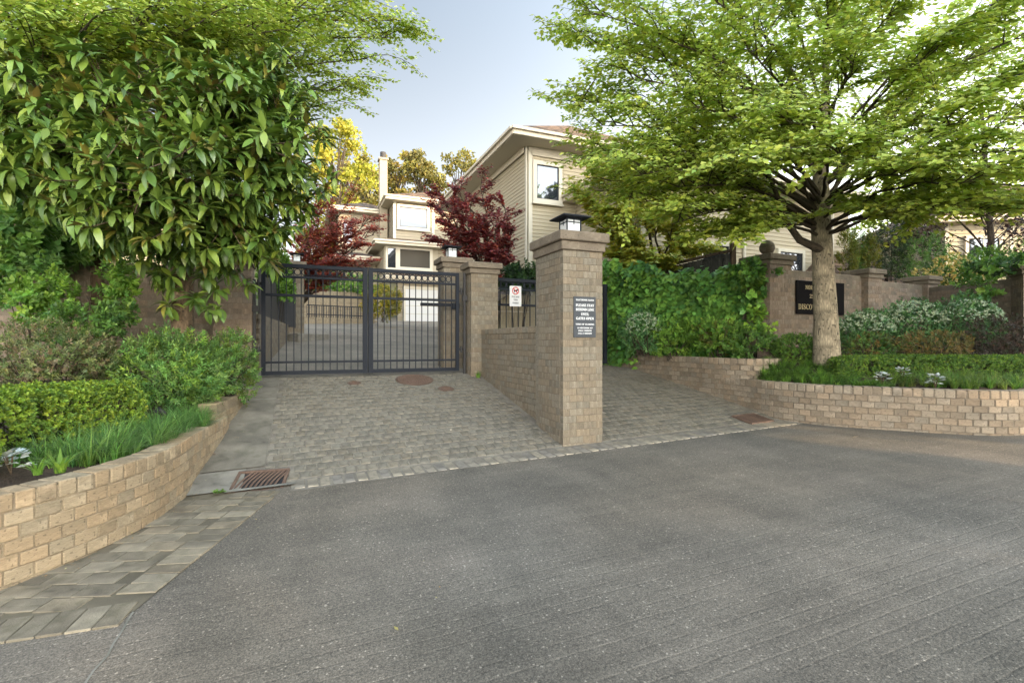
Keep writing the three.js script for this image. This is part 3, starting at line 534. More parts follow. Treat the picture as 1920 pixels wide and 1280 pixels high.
// ================================================================ gates, lanterns, notices, covers
const barG = new THREE.BoxGeometry(0.016, 1, 0.016), ringG = new THREE.TorusGeometry(0.052, 0.0085, 6, 18);
function gateLeaf(label, aHinge, aFree, b, y, hgt = 1.92, nb = 13, turn = FRT, group = 'gate leaves') {
  const dir = Math.sign(aFree - aHinge), w = Math.abs(aFree - aHinge), [x, z] = fr(aHinge, b);
  const t = thing('gate_leaf', label, 'gate', [x, y, z], turn, group), X = (s) => s * dir;
  const box = (n, wx, hy, dz, px, py, pz = 0) => part(n, chamferBox(wx, hy, dz, 0.004), M.iron, t, [X(px), py, pz]);
  box('hinge_stile', 0.066, hgt, 0.06, 0.033, hgt / 2);
  box('meeting_stile', 0.085, hgt + 0.012, 0.07, w - 0.046, hgt / 2);
  const iw = w - 0.066 - 0.088, cx = 0.066 + iw / 2;
  box('top_rail', iw, 0.066, 0.055, cx, hgt - 0.033);
  box('bottom_rail', iw, 0.066, 0.055, cx, 0.033);
  box('upper_rail', iw, 0.040, 0.045, cx, hgt - 0.225);
  box('middle_rail', iw, 0.044, 0.045, cx, hgt - 0.545);
  box('lower_rail', iw, 0.036, 0.040, cx, 0.215);
  const pitch = iw / (nb + 0.45);
  for (let k = 0; k < nb; k++) { const s = 0.066 + pitch * (k + 0.72); part('bar', barG, M.iron, t, [X(s), hgt / 2, 0], null, [1, hgt - 0.10, 1]); if (k + 1 < nb) part('ring', ringG, M.iron, t, [X(s + pitch / 2), hgt - 0.135, 0.004], null, [pitch / 0.13, 1.06, 1]); }
  for (const yy of [0.42, hgt - 0.36]) { part('hinge', new THREE.CylinderGeometry(0.022, 0.022, 0.13, 10), M.ironDull, t, [X(-0.045), yy, 0.01]); part('hinge_plate', boxG(0.11, 0.05, 0.02), M.ironDull, t, [X(-0.03), yy, -0.012]); }
  return t;
}
gateLeaf('left leaf of the black iron drive gate, hung beside the magnolia', -3.77, -2.02, 3.76, 0.925);
gateLeaf('right leaf of the black iron drive gate, hung beside the low wall', -0.285, -2.016, 3.76, 0.925, 1.92, 13);
for (const [a, b, h, label] of [[-0.185, 3.72, 2.05, 'slim dark gate post against the right gate pier'], [-3.87, 3.72, 1.75, 'slim dark gate post against the left gate pier']]) {
  const [x, z] = fr(a, b), t = thing('gate_post', label, 'post', [x, 0.80, z], FRT); part('shaft', chamferBox(0.045, h, 0.045, 0.005), M.ironDull, t, [0, h / 2, 0]); part('foot_plate', boxG(0.09, 0.02, 0.09), M.ironDull, t, [0, 0.045, 0]);
  part('bracket', boxG(0.10, 0.10, 0.05), M.ironDull, t, [a > -1 ? 0 : 0.01, h - 0.5, 0.012]);
}
{ // arm of the gate opener on the back of the right leaf
  const [x, z] = fr(-0.55, 3.86), t = thing('gate_opener', 'dark opener arm fixed behind the right gate leaf', 'gate opener', [x, 2.22, z], FRT);
  part('arm', chamferBox(0.75, 0.06, 0.06, 0.008), M.iron, t, [-0.1, 0, 0]); part('motor', chamferBox(0.16, 0.12, 0.10, 0.015), M.iron, t, [0.22, -0.02, 0]);
}
{ // exit gate in the other lane, with a notice
  const t = gateLeaf('black iron exit gate half hidden behind the tall pillar', 0.44, 3.3, 3.80, 1.0, 1.80, 19, FRT + 0.07, 'exit gate'); t.userData.group = undefined; delete t.userData.group;
  const p = P(966.5, 555, 9.78), s = thing('gate_notice', 'small white notice with a red prohibition ring on the exit gate', 'sign', [p.x, p.y, p.z], FRT + 0.07);
  part('panel', boxG(0.255, 0.40, 0.008), M.white, s);
  part('ring', new THREE.TorusGeometry(0.068, 0.009, 6, 28), M.red, s, [0, 0.105, 0.006], null, [1, 1, 0.4]);
  part('slash', boxG(0.13, 0.015, 0.003), M.red, s, [0, 0.105, 0.008], [0, 0, -0.78]);
  part('dog_body', new THREE.CapsuleGeometry(0.016, 0.045, 4, 8), M.black, s, [0, 0.108, 0.005], [0, 0, 1.57], [1, 1, 0.2]);
  part('dog_head', new THREE.SphereGeometry(0.016, 8, 6), M.black, s, [0.036, 0.122, 0.005], null, [1.2, 1, 0.2]);
  for (const q of [-0.026, 0.022]) part('dog_leg', boxG(0.009, 0.035, 0.002), M.black, s, [q, 0.082, 0.0055]);
}
function lantern(label, x, y, z, k = 1, turn = FRT) {
  const t = thing('pier_lantern', label, 'lantern', [x, y, z], turn, 'square black lanterns'), B = (n, w, h, d, px, py, pz, m = M.iron, ry = 0) => part(n, chamferBox(w * k, h * k, d * k, 0.004 * k), m, t, [px * k, py * k, pz * k], [0, ry, 0]);
  B('base', 0.235, 0.035, 0.235, 0, 0.0195, 0); B('foot', 0.14, 0.014, 0.14, 0, 0.007, 0);
  for (const sx of [-1, 1]) for (const sz of [-1, 1]) B('corner_post', 0.018, 0.20, 0.018, sx * 0.104, 0.137, sz * 0.104);
  for (let f = 0; f < 4; f++) {
    const a = f * Math.PI / 2, s = Math.sin(a), c = Math.cos(a);
    B('pane', 0.19, 0.196, 0.006, s * 0.099, 0.136, c * 0.099, M.lampGlass, a);
    B('glazing_bar', 0.19, 0.012, 0.012, s * 0.105, 0.200, c * 0.105, M.iron, a); B('glazing_bar', 0.012, 0.07, 0.010, s * 0.1055, 0.198, c * 0.1055, M.iron, a);
  }
  B('head', 0.225, 0.022, 0.225, 0, 0.246, 0); B('roof', 0.42, 0.022, 0.42, 0, 0.268, 0);
  const rf = new THREE.ConeGeometry(0.26 * k, 0.035 * k, 4); rf.rotateY(Math.PI / 4); part('roof_peak', rf, M.iron, t, [0, 0.296 * k, 0]);
  return t;
}
{ let [x, z] = fr(0.33, 0.40); lantern('square black lantern on top of the tall pillar', x, pillarTop, z, 1.02);
  [x, z] = fr(-0.20, 4.62); lantern('black lantern on the gate pier behind the right gate leaf', x, pier3Top, z, 0.92); }
// slate notice on the pillar's front
const font = await new FontLoader().loadAsync('fonts/droid/droid_serif_bold.typeface.json');
function lettering(t, str, size, x, y, z, mat, wide, align = 0) {
  const g = new TextGeometry(str, { font, size, depth: 0.003, curveSegments: 3, bevelEnabled: false }); g.computeBoundingBox(); const bb = g.boundingBox, k = wide ? wide / (bb.max.x - bb.min.x) : 1;
  return part('lettering', g, mat, t, [x - (align ? 0 : (bb.max.x + bb.min.x) / 2 * k), y, z], null, [k, 1, 1]);
}
{
  const p = fr(0.32, -0.008), t = thing('entry_notice', 'dark slate notice with white lettering on the tall pillar', 'sign', [p[0], 1.55, p[1]], FRT);
  part('plate', chamferBox(0.335, 0.535, 0.014, 0.003), M.signSlate, t, [0, 0.27, 0]);
  const rows = [['ELECTRONIC GATES', 0.020, 0.484, 0.27], ['PLEASE STAY', 0.033, 0.408, 0.275], ['BEHIND LINE', 0.033, 0.352, 0.275], ['UNTIL', 0.033, 0.292, 0.12], ['GATES OPEN', 0.033, 0.236, 0.265], ['TIME OF CLOSING', 0.019, 0.166, 0.28], ['15 SECONDS AT', 0.019, 0.118, 0.23], ['FULL 2 WIDTH', 0.019, 0.082, 0.20], ['FULL 2 HEIGHT', 0.019, 0.046, 0.21]];
  for (const [s, h, y, w] of rows) lettering(t, s, h, 0, y, 0.0065, M.letter, w);
  const s = scene.children.find((o) => o.name === 'gate_notice');
  for (const [q, h, y, w] of [['PLEASE', 0.032, -0.03, 0.17], ['THIS', 0.032, -0.09, 0.09], ['PARKS', 0.032, -0.15, 0.13]]) lettering(s, q, h, 0, y, 0.004, M.black, w);
}
{ // polished black name slab on the garden wall
  const [x0, z0] = GW[0], [x1, z1] = GW[1], ry = Math.atan2(-(z1 - z0), x1 - x0), k = 0.463, px = lerp(x0, x1, k), pz = lerp(z0, z1, k), n = [Math.sin(ry), Math.cos(ry)];
  const t = thing('name_slab', 'polished black name slab with gilt lettering behind the katsura trunk', 'sign', [px + n[0] * 0.135, 2.06, pz + n[1] * 0.135], ry);
  part('slab', chamferBox(1.52, 0.70, 0.03, 0.004), M.granite, t, [0, 0.36, 0]);
lettering(t, 'NORTH', 0.085, -0.50, 0.53, 0.0145, M.gold, 0.36, 1); lettering(t, '2501', 0.08, -0.37, 0.35, 0.0145, M.gold, 0.28, 1); lettering(t, 'DISCOVERY', 0.11, -0.72, 0.11, 0.0145, M.gold, 0.80, 1);
}
function flatDisc(name, label, a, b, r, mat, rib) {
  const [x, z] = fr(a, b), t = thing(name, label, 'cover', [x, H(x, z) + 0.012, z]); t.quaternion.copy(tilt(x, z, FRT));
  part('rim', new THREE.TorusGeometry(r, 0.012, 6, 40).rotateX(Math.PI / 2), mat, t, [0, 0.002, 0], null, [1, 0.7, 1]);
  part('lid', new THREE.CylinderGeometry(r - 0.016, r - 0.016, 0.02, 36), mat, t, [0, 0.001, 0]);
  for (let k = -rib; k <= rib; k++) { const y = k / (rib + 0.6) * r, w = 2 * Math.sqrt(Math.max(0.0004, (r - 0.05) ** 2 - y * y)); part('rib', boxG(w, 0.008, r * 0.05), mat, t, [0, 0.0145, y]); if (rib > 3) part('rib', boxG(r * 0.05, 0.0072, w), mat, t, [y, 0.0141, 0]); }
  return t;
}
flatDisc('manhole_cover', 'round rusty manhole cover in the cobbles before the gate', -1.24, 3.36, 0.33, M.rust, 6);
flatDisc('valve_cover', 'small round valve cover left of the manhole', -2.30, 3.28, 0.10, M.rust, 2);
flatDisc('valve_cover', 'small round valve cover in the cobbles near the low wall', -0.82, 2.74, 0.13, M.rust, 2);
function grate(label, a, b, w, d, n, curved) {
  const [x, z] = fr(a, b), t = thing('drain_grate', label, 'drain', [x, H(x, z) + 0.022, z]); t.quaternion.copy(tilt(x, z, FRT - (curved ? 0.12 : 0)));
  part('pit', boxG(w - 0.02, 0.004, d - 0.02), M.black, t, [0, -0.012, 0]);
  for (const s of [-1, 1]) { part('frame', chamferBox(w, 0.03, 0.030, 0.004), M.rust, t, [0, 0, s * (d / 2 - 0.015)]); part('frame', chamferBox(0.030, 0.028, d - 0.06, 0.004), M.rust, t, [s * (w / 2 - 0.015), 0, 0]); }
  for (let k = 0; k < n; k++) { const px = -w / 2 + 0.05 + (k + 0.5) * (w - 0.10) / n; if (curved) { const pts = []; for (let q = 0; q <= 6; q++) { const s = q / 6 - 0.5; pts.push(V(px - s * 0.10 - (0.25 - s * s) * 0.10 + 0.02, 0, s * (d - 0.06))); } const g = tube(pts, 0.012, 0.012, 6); part('bar', g, M.rust, t, [0, 0.002, 0], null, [1, 0.8, 1]); } else part('bar', boxG((w - 0.1) / n * 0.55, 0.022, d - 0.06), M.rust, t, [px, 0, 0]); }
}
grate('rusty drain grate with curved bars at the foot of the drive', -3.50, 0.05, 0.50, 0.46, 9, true);
grate('dark rusty drain grate at the foot of the exit lane', 3.46, 0.12, 0.48, 0.40, 12, false);
{ // fallen leaves and scraps
  const spots = [[400, 854, 0.07, [0.45, 0.26, 0.14], 'curled tan dead leaf by the left planter wall'], [838, 765, 0.035, [0.5, 0.4, 0.3], 'pale scrap lying in the middle of the drive'], [845, 808, 0.045, [0.5, 0.42, 0.32], 'twig-like dead leaf low on the drive'], [1604, 822, 0.08, [0.30, 0.22, 0.15], 'dry brown leaf on the road before the right planter'], [742, 1184, 0.035, [0.3, 0.26, 0.1], 'small yellowish leaf on the near road']];
  for (const [u, v, L, c, label] of spots) {
    let d = 1; for (; d < 20; d += 0.01) { const p = P(u, v, d); if (p.y <= H(p.x, p.z) + 0.012) break; }
    const p = P(u, v, d), F = new Leaves(), q = thing('fallen_leaf', label, 'leaf', [p.x, H(p.x, p.z) + 0.02, p.z], rr(0, 6)); F.add(V(-L / 2, 0, 0), V(1, 0.1, 0).normalize(), V(0, 1, 0.2).normalize(), L, L * 0.7, c, 0.5, -0.25); part('blade', F.geo(), duskyLeaf, q);
  }
}

// ================================================================ houses
const boardG = new THREE.BoxGeometry(1, 0.126, 0.02); boxUV(boardG, 1); boardG.rotateX(-0.17);
function sidedWall(t, len, y0, y1, pos, ry, openings = [], lap = 0.12, mat = M.siding) {   // outside face towards local +z; s runs 0..len along local +x
  const w = part('wall', boxG(len, y1 - y0, 0.12), M.sidingWall, t, [pos[0] + Math.cos(ry) * len / 2, (y0 + y1) / 2, pos[1] - Math.sin(ry) * len / 2], [0, ry, 0]);
  for (let y = y0 + lap / 2; y < y1; y += lap) {
    let segs = [[0, len]];
    for (const [s0, s1, o0, o1] of openings) if (y > o0 - 0.02 && y < o1 + 0.02) segs = segs.flatMap(([p, q]) => [[p, Math.min(q, s0)], [Math.max(p, s1), q]]).filter(([p, q]) => q - p > 0.02);
    for (const [p, q] of segs) part('siding_board', boardG, mat, w, [(p + q) / 2 - len / 2, y - (y0 + y1) / 2, 0.074], null, [q - p, 1, 1]);
  }
  return w;
}
function windowAt(t, x, y, z, w, h, ry, glass = M.glass, fw = 0.10, mull = 0) {
  const g = part('window', boxG(w, h, 0.03), glass, t, [x, y, z], [0, ry, 0]);
  for (const s of [-1, 1]) { part('frame', boxG(fw, h + 2 * fw, 0.09), M.trim, g, [s * (w / 2 + fw / 2), 0, 0.02]); part('frame', boxG(w, fw, 0.085), M.trim, g, [0, s * (h / 2 + fw / 2), 0.02]); part('sash', boxG(0.03, h, 0.03), M.black, g, [s * (w / 2 - 0.015), 0, 0.02]); part('sash', boxG(w - 0.06, 0.03, 0.03), M.black, g, [0, s * (h / 2 - 0.015), 0.02]); }
  part('sill', boxG(w + 2 * fw + 0.06, 0.05, 0.14), M.trim, g, [0, -h / 2 - fw - 0.026, 0.035]);
  for (let k = 1; k <= mull; k++) part('mullion', boxG(0.04, h - 0.06, 0.03), M.trim, g, [w * (k / (mull + 1) - 0.5), 0, 0.022]);
  return g;
}
function hipRoof(t, x0, x1, z0, z1, y, pitch, over, mat = M.shake) {
  const X0 = x0 - over, X1 = x1 + over, Z0 = z0 - over, Z1 = z1 + over, w = X1 - X0, d = Z1 - Z0, r = Math.min(w, d) / 2, h = r * pitch, yt = y + 0.22;
  const A = V(X0, yt, Z1), B = V(X1, yt, Z1), Cc = V(X1, yt, Z0), D = V(X0, yt, Z0), E = w > d ? V(X0 + r, yt + h, (Z0 + Z1) / 2) : V((X0 + X1) / 2, yt + h, Z1 - r), F = w > d ? V(X1 - r, yt + h, (Z0 + Z1) / 2) : V((X0 + X1) / 2, yt + h, Z0 + r);
  const faces = w > d ? [[A, B, F, E], [B, Cc, F], [Cc, D, E, F], [D, A, E]] : [[A, B, E], [B, Cc, F, E], [Cc, D, F], [D, A, E, F]];
  const pos = [], uv = [];
  for (const f of faces) { const e = f[1].clone().sub(f[0]).normalize(), n = e.clone().cross(f[2].clone().sub(f[0])).normalize(), s = n.clone().cross(e); for (let k = 1; k + 1 < f.length; k++) for (const p of [f[0], f[k], f[k + 1]]) { const q = p.clone().sub(f[0]); pos.push(p.x, p.y, p.z); uv.push(q.dot(e) / 3.2, q.dot(s) / 3.2); } }
  const g = new THREE.BufferGeometry(); g.setAttribute('position', new THREE.Float32BufferAttribute(pos, 3)); g.setAttribute('uv', new THREE.Float32BufferAttribute(uv, 2)); g.computeVertexNormals();
  const rf = part('roof', g, mat, t);
  part('soffit', boxG(w - 0.05, 0.03, d - 0.05), M.soffit, rf, [(X0 + X1) / 2, y + 0.0, (Z0 + Z1) / 2]);
  for (const s of [-1, 1]) {
    part('fascia', boxG(w, 0.22, 0.04), M.gutter, rf, [(X0 + X1) / 2, y + 0.105, s < 0 ? Z0 - 0.0 : Z1]); part('fascia', boxG(0.04, 0.216, d - 0.05), M.gutter, rf, [s < 0 ? X0 : X1, y + 0.105, (Z0 + Z1) / 2]);
    part('gutter', boxG(w + 0.12, 0.085, 0.075), M.gutter, rf, [(X0 + X1) / 2, y + 0.17, s < 0 ? Z0 - 0.068 : Z1 + 0.068]); part('gutter', boxG(0.075, 0.082, d), M.gutter, rf, [s < 0 ? X0 - 0.068 : X1 + 0.068, y + 0.17, (Z0 + Z1) / 2]);
  }
  return rf;
}
{ // cream house right of the gate with its forward wing
  const [x, z] = fr(3.51, 8.94), t = thing('cream_house', 'two-storey cream clapboard house with wide eaves right of the gate', 'house', [x, 0, z], FRT);
  const yE = 7.78;
  sidedWall(t, 8, 0.8, yE, [0.04, -8], -Math.PI / 2, []);
  sidedWall(t, 7, 0.8, yE, [0, 0], 0, [[0.08, 1.28, 5.95, 7.32]]);
  for (const [px, pz] of [[0.06, 0.06]]) { part('corner_board', boxG(0.13, yE - 0.8, 0.03), M.trim, t, [px + 0.015, (yE + 0.8) / 2, pz + 0.055]); part('corner_board', boxG(0.03, yE - 0.8, 0.13), M.trim, t, [px - 0.115, (yE + 0.8) / 2, pz]); }
  part('frieze', boxG(7, 0.28, 0.03), M.soffit, t, [3.6, yE - 0.15, 0.115]); part('frieze', boxG(0.03, 0.2, 8), M.gutter, t, [-0.115, yE - 0.11, -4]);
  windowAt(t, 0.68, 6.66, 0.12, 0.80, 1.10, 0, M.glass, 0.13);
  hipRoof(t, -0.06, 7, -8, 0.06, yE, 0.57, 0.75);
  // wing that comes forward on the right, lower eaves
  sidedWall(t, 3.3, 0.8, 6.1, [1.85, 0.1], -Math.PI / 2, []);
  sidedWall(t, 8.5, 0.8, 6.1, [1.85, 3.4], 0, [[2.0, 3.2, 3.0, 4.4], [5.1, 6.3, 3.0, 4.4]]);
  part('corner_board', boxG(0.13, 5.3, 0.03), M.trim, t, [1.88, 3.45, 3.515]);
  windowAt(t, 4.45, 3.7, 3.5, 1.0, 1.2, 0, M.glass, 0.1); windowAt(t, 7.55, 3.7, 3.5, 1.0, 1.2, 0, M.glass, 0.1);
  for (const px of [1.85 + 3.7, 1.85 + 7.6]) part('downspout', new THREE.CylinderGeometry(0.045, 0.045, 5.2, 8), M.trim, t, [px, 3.4, 3.55]);
  hipRoof(t, 1.85, 10.4, 0.4, 3.4, 6.1, 0.5, 0.6);
  // low porch roof on the left flank
  const g = new THREE.BufferGeometry(); const q = [V(-1.5, 2.55, 0.6), V(-0.12, 3.35, 0.6), V(-0.12, 3.35, -5), V(-1.5, 2.55, -5)]; g.setFromPoints([q[0], q[1], q[2], q[0], q[2], q[3]]); g.setAttribute('uv', new THREE.Float32BufferAttribute([0, 0, 0, 0.5, 2, 0.5, 0, 0, 2, 0.5, 2, 0], 2)); g.computeVertexNormals();
  const pr = part('porch_roof', g, M.greyShake, t); part('fascia', boxG(0.05, 0.16, 5.6), M.gutter, pr, [-1.5, 2.47, -2.2]); part('soffit', boxG(1.35, 0.03, 5.5), M.soffit, pr, [-0.8, 2.42, -2.2]);
}
{ // tan house at the head of the lane: garage below, bay windows above
  const [x, z] = fr(1.33, 21.75), t = thing('tan_house', 'tan clapboard house with bay windows and a garage at the head of the lane', 'house', [x, 0, z], FRT);
  const lap = 0.16;
  sidedWall(t, 4.2, 6.9, 9.1, [0, 0], 0, [[0.15, 2.0, 7.65, 8.95]], lap, M.tanSiding);                // upper bay
  sidedWall(t, 2.6, 6.9, 9.1, [0.04, -2.6], -Math.PI / 2, [], lap, M.tanSiding);
  sidedWall(t, 4.6, 4.7, 6.6, [-0.55, 0.4], 0, [[0.05, 2.9, 5.3, 6.6]], lap, M.tanSiding);            // lower bay
  sidedWall(t, 3.0, 4.7, 6.6, [-0.51, -2.6], -Math.PI / 2, [], lap, M.tanSiding);
  sidedWall(t, 5.0, 2.4, 4.75, [0.1, 0.6], 0, [[0.35, 3.35, 2.4, 4.3]], lap, M.tanSiding);            // garage front
  sidedWall(t, 2.6, 2.4, 9.0, [-2.7, -2.6], 0, [[0.2, 0.75, 7.0, 8.4]], lap, M.tanSiding);            // set-back left part
  sidedWall(t, 6, 2.4, 9.0, [-2.66, -8.6], -Math.PI / 2, [], lap, M.tanSiding);
  windowAt(t, 1.05, 8.30, 0.13, 1.52, 1.08, 0, M.curtain, 0.13); windowAt(t, -2.2, 7.7, -2.47, 0.5, 1.2, 0, M.glass, 0.1);
  windowAt(t, 1.05, 5.98, 0.53, 1.62, 0.95, 0, M.darkGlass, 0.15); windowAt(t, -0.2, 5.95, 0.53, 0.42, 1.05, 0, M.glass, 0.1);
  const gd = part('garage_door', boxG(2.9, 1.75, 0.05), M.white, t, [1.95, 3.42, 0.70]); for (let k = 1; k < 4; k++) part('panel_groove', boxG(2.9, 0.02, 0.012), M.sidingWall, gd, [0, -0.875 + k * 0.4375, 0.027]); part('frame', boxG(3.2, 0.16, 0.09), M.trim, gd, [0, 0.96, 0.01]); for (const s of [-1, 1]) part('frame', boxG(0.15, 1.9, 0.09), M.trim, gd, [s * 1.525, 0.0, 0.008]);
  for (const px of [0.02, 2.16]) part('corner_board', boxG(0.14, 2.2, 0.03), M.trim, t, [px, 8.0, 0.10]);
  hipRoof(t, 0, 4.2, -5, 0.06, 9.1, 0.42, 0.5); hipRoof(t, -2.7, 0.4, -8.6, -2.5, 8.9, 0.42, 0.5, M.greyShake);
  hipRoof(t, -0.55, 4.0, -2.4, 0.5, 6.6, 0.30, 0.55); hipRoof(t, -0.1, 5.2, 0.1, 0.7, 4.72, 0.35, 0.5);
  hipRoof(t, -2.9, -0.9, -2.6, -1.4, 6.0, 0.35, 0.35, M.greyShake);
  const ch = part('chimney', boxG(0.42, 4.6, 0.5), M.tanSiding, t, [-0.35, 9.5, -1.6]); part('chimney_cap', boxG(0.54, 0.10, 0.62), M.tanSiding, ch, [0, 2.36, 0]); part('flue', new THREE.CylinderGeometry(0.16, 0.16, 0.4, 14), M.ironDull, ch, [0, 2.6, 0]);
}
{ // house beyond the right garden wall
  const p = P(1770, 560, 20), t = thing('far_right_house', 'sunlit cream house glimpsed behind the trees at far right', 'house', [p.x, 0, p.z], -0.12);
  sidedWall(t, 9, 1.8, 6.2, [0, 0], 0, [[0.7, 2.0, 4.4, 5.7], [3.0, 4.2, 4.4, 5.7]], 0.16); sidedWall(t, 8, 1.8, 6.2, [0.04, -8], -Math.PI / 2, [], 0.16);
  windowAt(t, 1.35, 5.05, 0.12, 1.1, 1.1, 0, M.glass, 0.12, 1); windowAt(t, 3.6, 5.05, 0.12, 1.0, 1.1, 0, M.glass, 0.12, 1);
  part('corner_board', boxG(0.14, 4.4, 0.03), M.trim, t, [0.05, 4.0, 0.10]); part('corner_board', boxG(0.14, 4.4, 0.03), M.trim, t, [2.4, 4.0, 0.10]);
  hipRoof(t, 0, 9, -8, 0, 6.2, 0.55, 0.6);
  hipRoof(t, -0.4, 6, 0.2, 1.6, 3.6, 0.4, 0.3, M.greyShake); sidedWall(t, 5.8, 1.8, 3.6, [-0.2, 1.5], 0, [], 0.16);
  const g = thing('shake_roof_house', 'low house with pinkish shake roof behind the name wall', 'house', [P(1600, 500, 15.5).x, 0, -15.5], 0.1); sidedWall(g, 3.5, 1.2, 3.0, [-1.4, 0], 0, [], 0.14); sidedWall(g, 4, 1.2, 3.0, [-1.36, -4], -Math.PI / 2, [], 0.14); hipRoof(g, -1.4, 2.1, -4, 0, 3.05, 0.85, 0.35);
}
{ // house beyond the garden on the left
  const p = P(150, 100, 21), t = thing('far_left_house', 'pale house with a tall chimney glimpsed through leaves at upper left', 'house', [p.x, 0, p.z], 0.35);
  sidedWall(t, 9, 2, 11, [-6, 0], 0, [[4, 5.4, 7.5, 9]], 0.16); sidedWall(t, 6, 2, 11, [-5.96, -6], -Math.PI / 2, [], 0.16); windowAt(t, -1.3, 8.25, 0.12, 1.2, 1.3, 0); hipRoof(t, -6, 3, -6, 0, 11, 0.45, 0.6);
  const ch = part('chimney', boxG(0.9, 4.5, 0.8), M.trim, t, [0.3, 13.2, 0.3]); part('chimney_cap', boxG(1.05, 0.15, 0.95), M.siding, ch, [0, 2.32, 0]);
}
{ // weathered board screen on the slope behind the ivy
  const t = thing('board_screen', 'weathered grey board screen with sloping rail above the ivy', 'screen'), p0 = P(1235, 520, 12.6), p1 = P(1368, 500, 11.6), n = 16, L = Math.hypot(p1.x - p0.x, p1.z - p0.z), ry = Math.atan2(-(p1.z - p0.z), p1.x - p0.x);
  for (let k = 0; k < n; k++) { const f = (k + 0.5) / n, top = lerp(3.35, 3.58, f); part('board', boxG(L / n + 0.02, 1.2, 0.02), M.greyWood, t, [lerp(p0.x, p1.x, f), top - 0.62, lerp(p0.z, p1.z, f) + (k % 2) * 0.022], [0, ry, 0]); }
  part('rail', boxG(L + 0.1, 0.06, 0.09), M.wood, t, [(p0.x + p1.x) / 2, 3.5, (p0.z + p1.z) / 2], [0, ry, Math.atan2(0.23, L)]); part('post', boxG(0.11, 2.6, 0.11), M.wood, t, [p1.x + 0.08, 2.5, p1.z]); for (const f of [0.0]) part('post', boxG(0.1, 2.4, 0.1), M.wood, t, [p0.x, 2.2, p0.z]);
}
{ // inside the gate on the left: low wall with board panel, dark-niched pier, retaining walls
  let p = P(549, 637, 15), t = thing('inner_pier', 'brick pier with a dark niche and small lantern seen through the left gate leaf', 'pier', [p.x, 1.3, p.z], FRT); const top = pier(t, 0.62, 0.6, 2.38, greyBricks, [0.09, 0.11], [0.03, 0.07], 220, 0.0);
  const dk = part('niche', boxG(0.30, 1.45, 0.05), M.black, t, [-0.10, 1.35, 0.285]); for (const s of [-1, 1]) part('frame', boxG(0.035, 1.5, 0.06), M.ironDull, dk, [s * 0.165, 0, 0.02]);
  const [lx, lz] = [p.x + 0.12, p.z]; lantern('small lantern on the niched pier inside the gate', lx, 1.3 + top, lz, 0.95);
  t = thing('inner_wall', 'low brick wall inside the gate below a dark board panel', 'wall'); const q0 = fr(-3.95, 4.4), q1 = [p.x - 0.1, p.z + 0.35];
  curveWall(t, [q0, [(q0[0] + q1[0]) / 2, (q0[1] + q1[1]) / 2], q1], 2.0, greyBricks, { bl: 0.225, thick: 0.22, bottom: (x, z) => H(x, z) - 0.03, side: -1, cap: false });
  const s = thing('screen_fence', 'dark board panel standing on the low wall inside the gate', 'fence'); const L = Math.hypot(q1[0] - q0[0], q1[1] - q0[1]), ry = Math.atan2(-(q1[1] - q0[1]), q1[0] - q0[0]);
  for (let k = 0; k < 22; k++) { const f = 0.12 + 0.84 * (k + 0.5) / 22; part('board', boxG(L * 0.84 / 22 - 0.008, 0.95, 0.025), M.ironDull, s, [lerp(q0[0], q1[0], f), 2.47, lerp(q0[1], q1[1], f)], [0, ry, 0]); }
  const k0 = P(548, 640, 14.3), k1 = P(606, 634, 15.4), kb = thing('kerb_block', 'pale concrete kerb block at the foot of the niched pier', 'kerb', [(k0.x + k1.x) / 2, H((k0.x + k1.x) / 2, (k0.z + k1.z) / 2) + 0.03, (k0.z + k1.z) / 2], Math.atan2(-(k1.z - k0.z), k1.x - k0.x)); part('block', chamferBox(k0.distanceTo(k1), 0.34, 0.45, 0.02), M.paleConcrete, kb);
  t = thing('retaining_wall', 'brick retaining wall with black railing far inside the gate', 'wall'); const r0 = P(560, 590, 21.5), r1 = P(700, 590, 23.5);
  curveWall(t, [[r0.x, r0.z], [(r0.x + r1.x) / 2, (r0.z + r1.z) / 2], [r1.x, r1.z]], 3.75, tanBricks, { bl: 0.3, thick: 0.3, bottom: (x, z) => H(x, z) - 0.1, side: -1, limit: 0, cap: false });
  const rl = thing('garden_railing', 'low black garden railing before the retaining wall', 'railing'); const g0 = P(575, 592, 20.3), g1 = P(688, 592, 22); const GL = g0.distanceTo(g1), gy = Math.atan2(-(g1.z - g0.z), g1.x - g0.x);
  for (const yy of [2.62, 3.0]) part('rail', boxG(GL, 0.04, 0.03), M.iron, rl, [(g0.x + g1.x) / 2, yy, (g0.z + g1.z) / 2], [0, gy, 0]); for (let k = 0; k <= 26; k++) part('bar', boxG(0.018, 0.5, 0.018), M.iron, rl, [lerp(g0.x, g1.x, k / 26), 2.75, lerp(g0.z, g1.z, k / 26)]);
}
{ const p = P(181, 590, 7.45), t = thing('timber_post', 'dark timber post against the left garden wall', 'post', [p.x, 0.8, p.z], FRT); part('post', chamferBox(0.13, 2.0, 0.10, 0.008), M.wood, t, [0, 1.0, 0]); part('post_cap', chamferBox(0.17, 0.05, 0.14, 0.01), M.wood, t, [0, 2.026, 0]); }

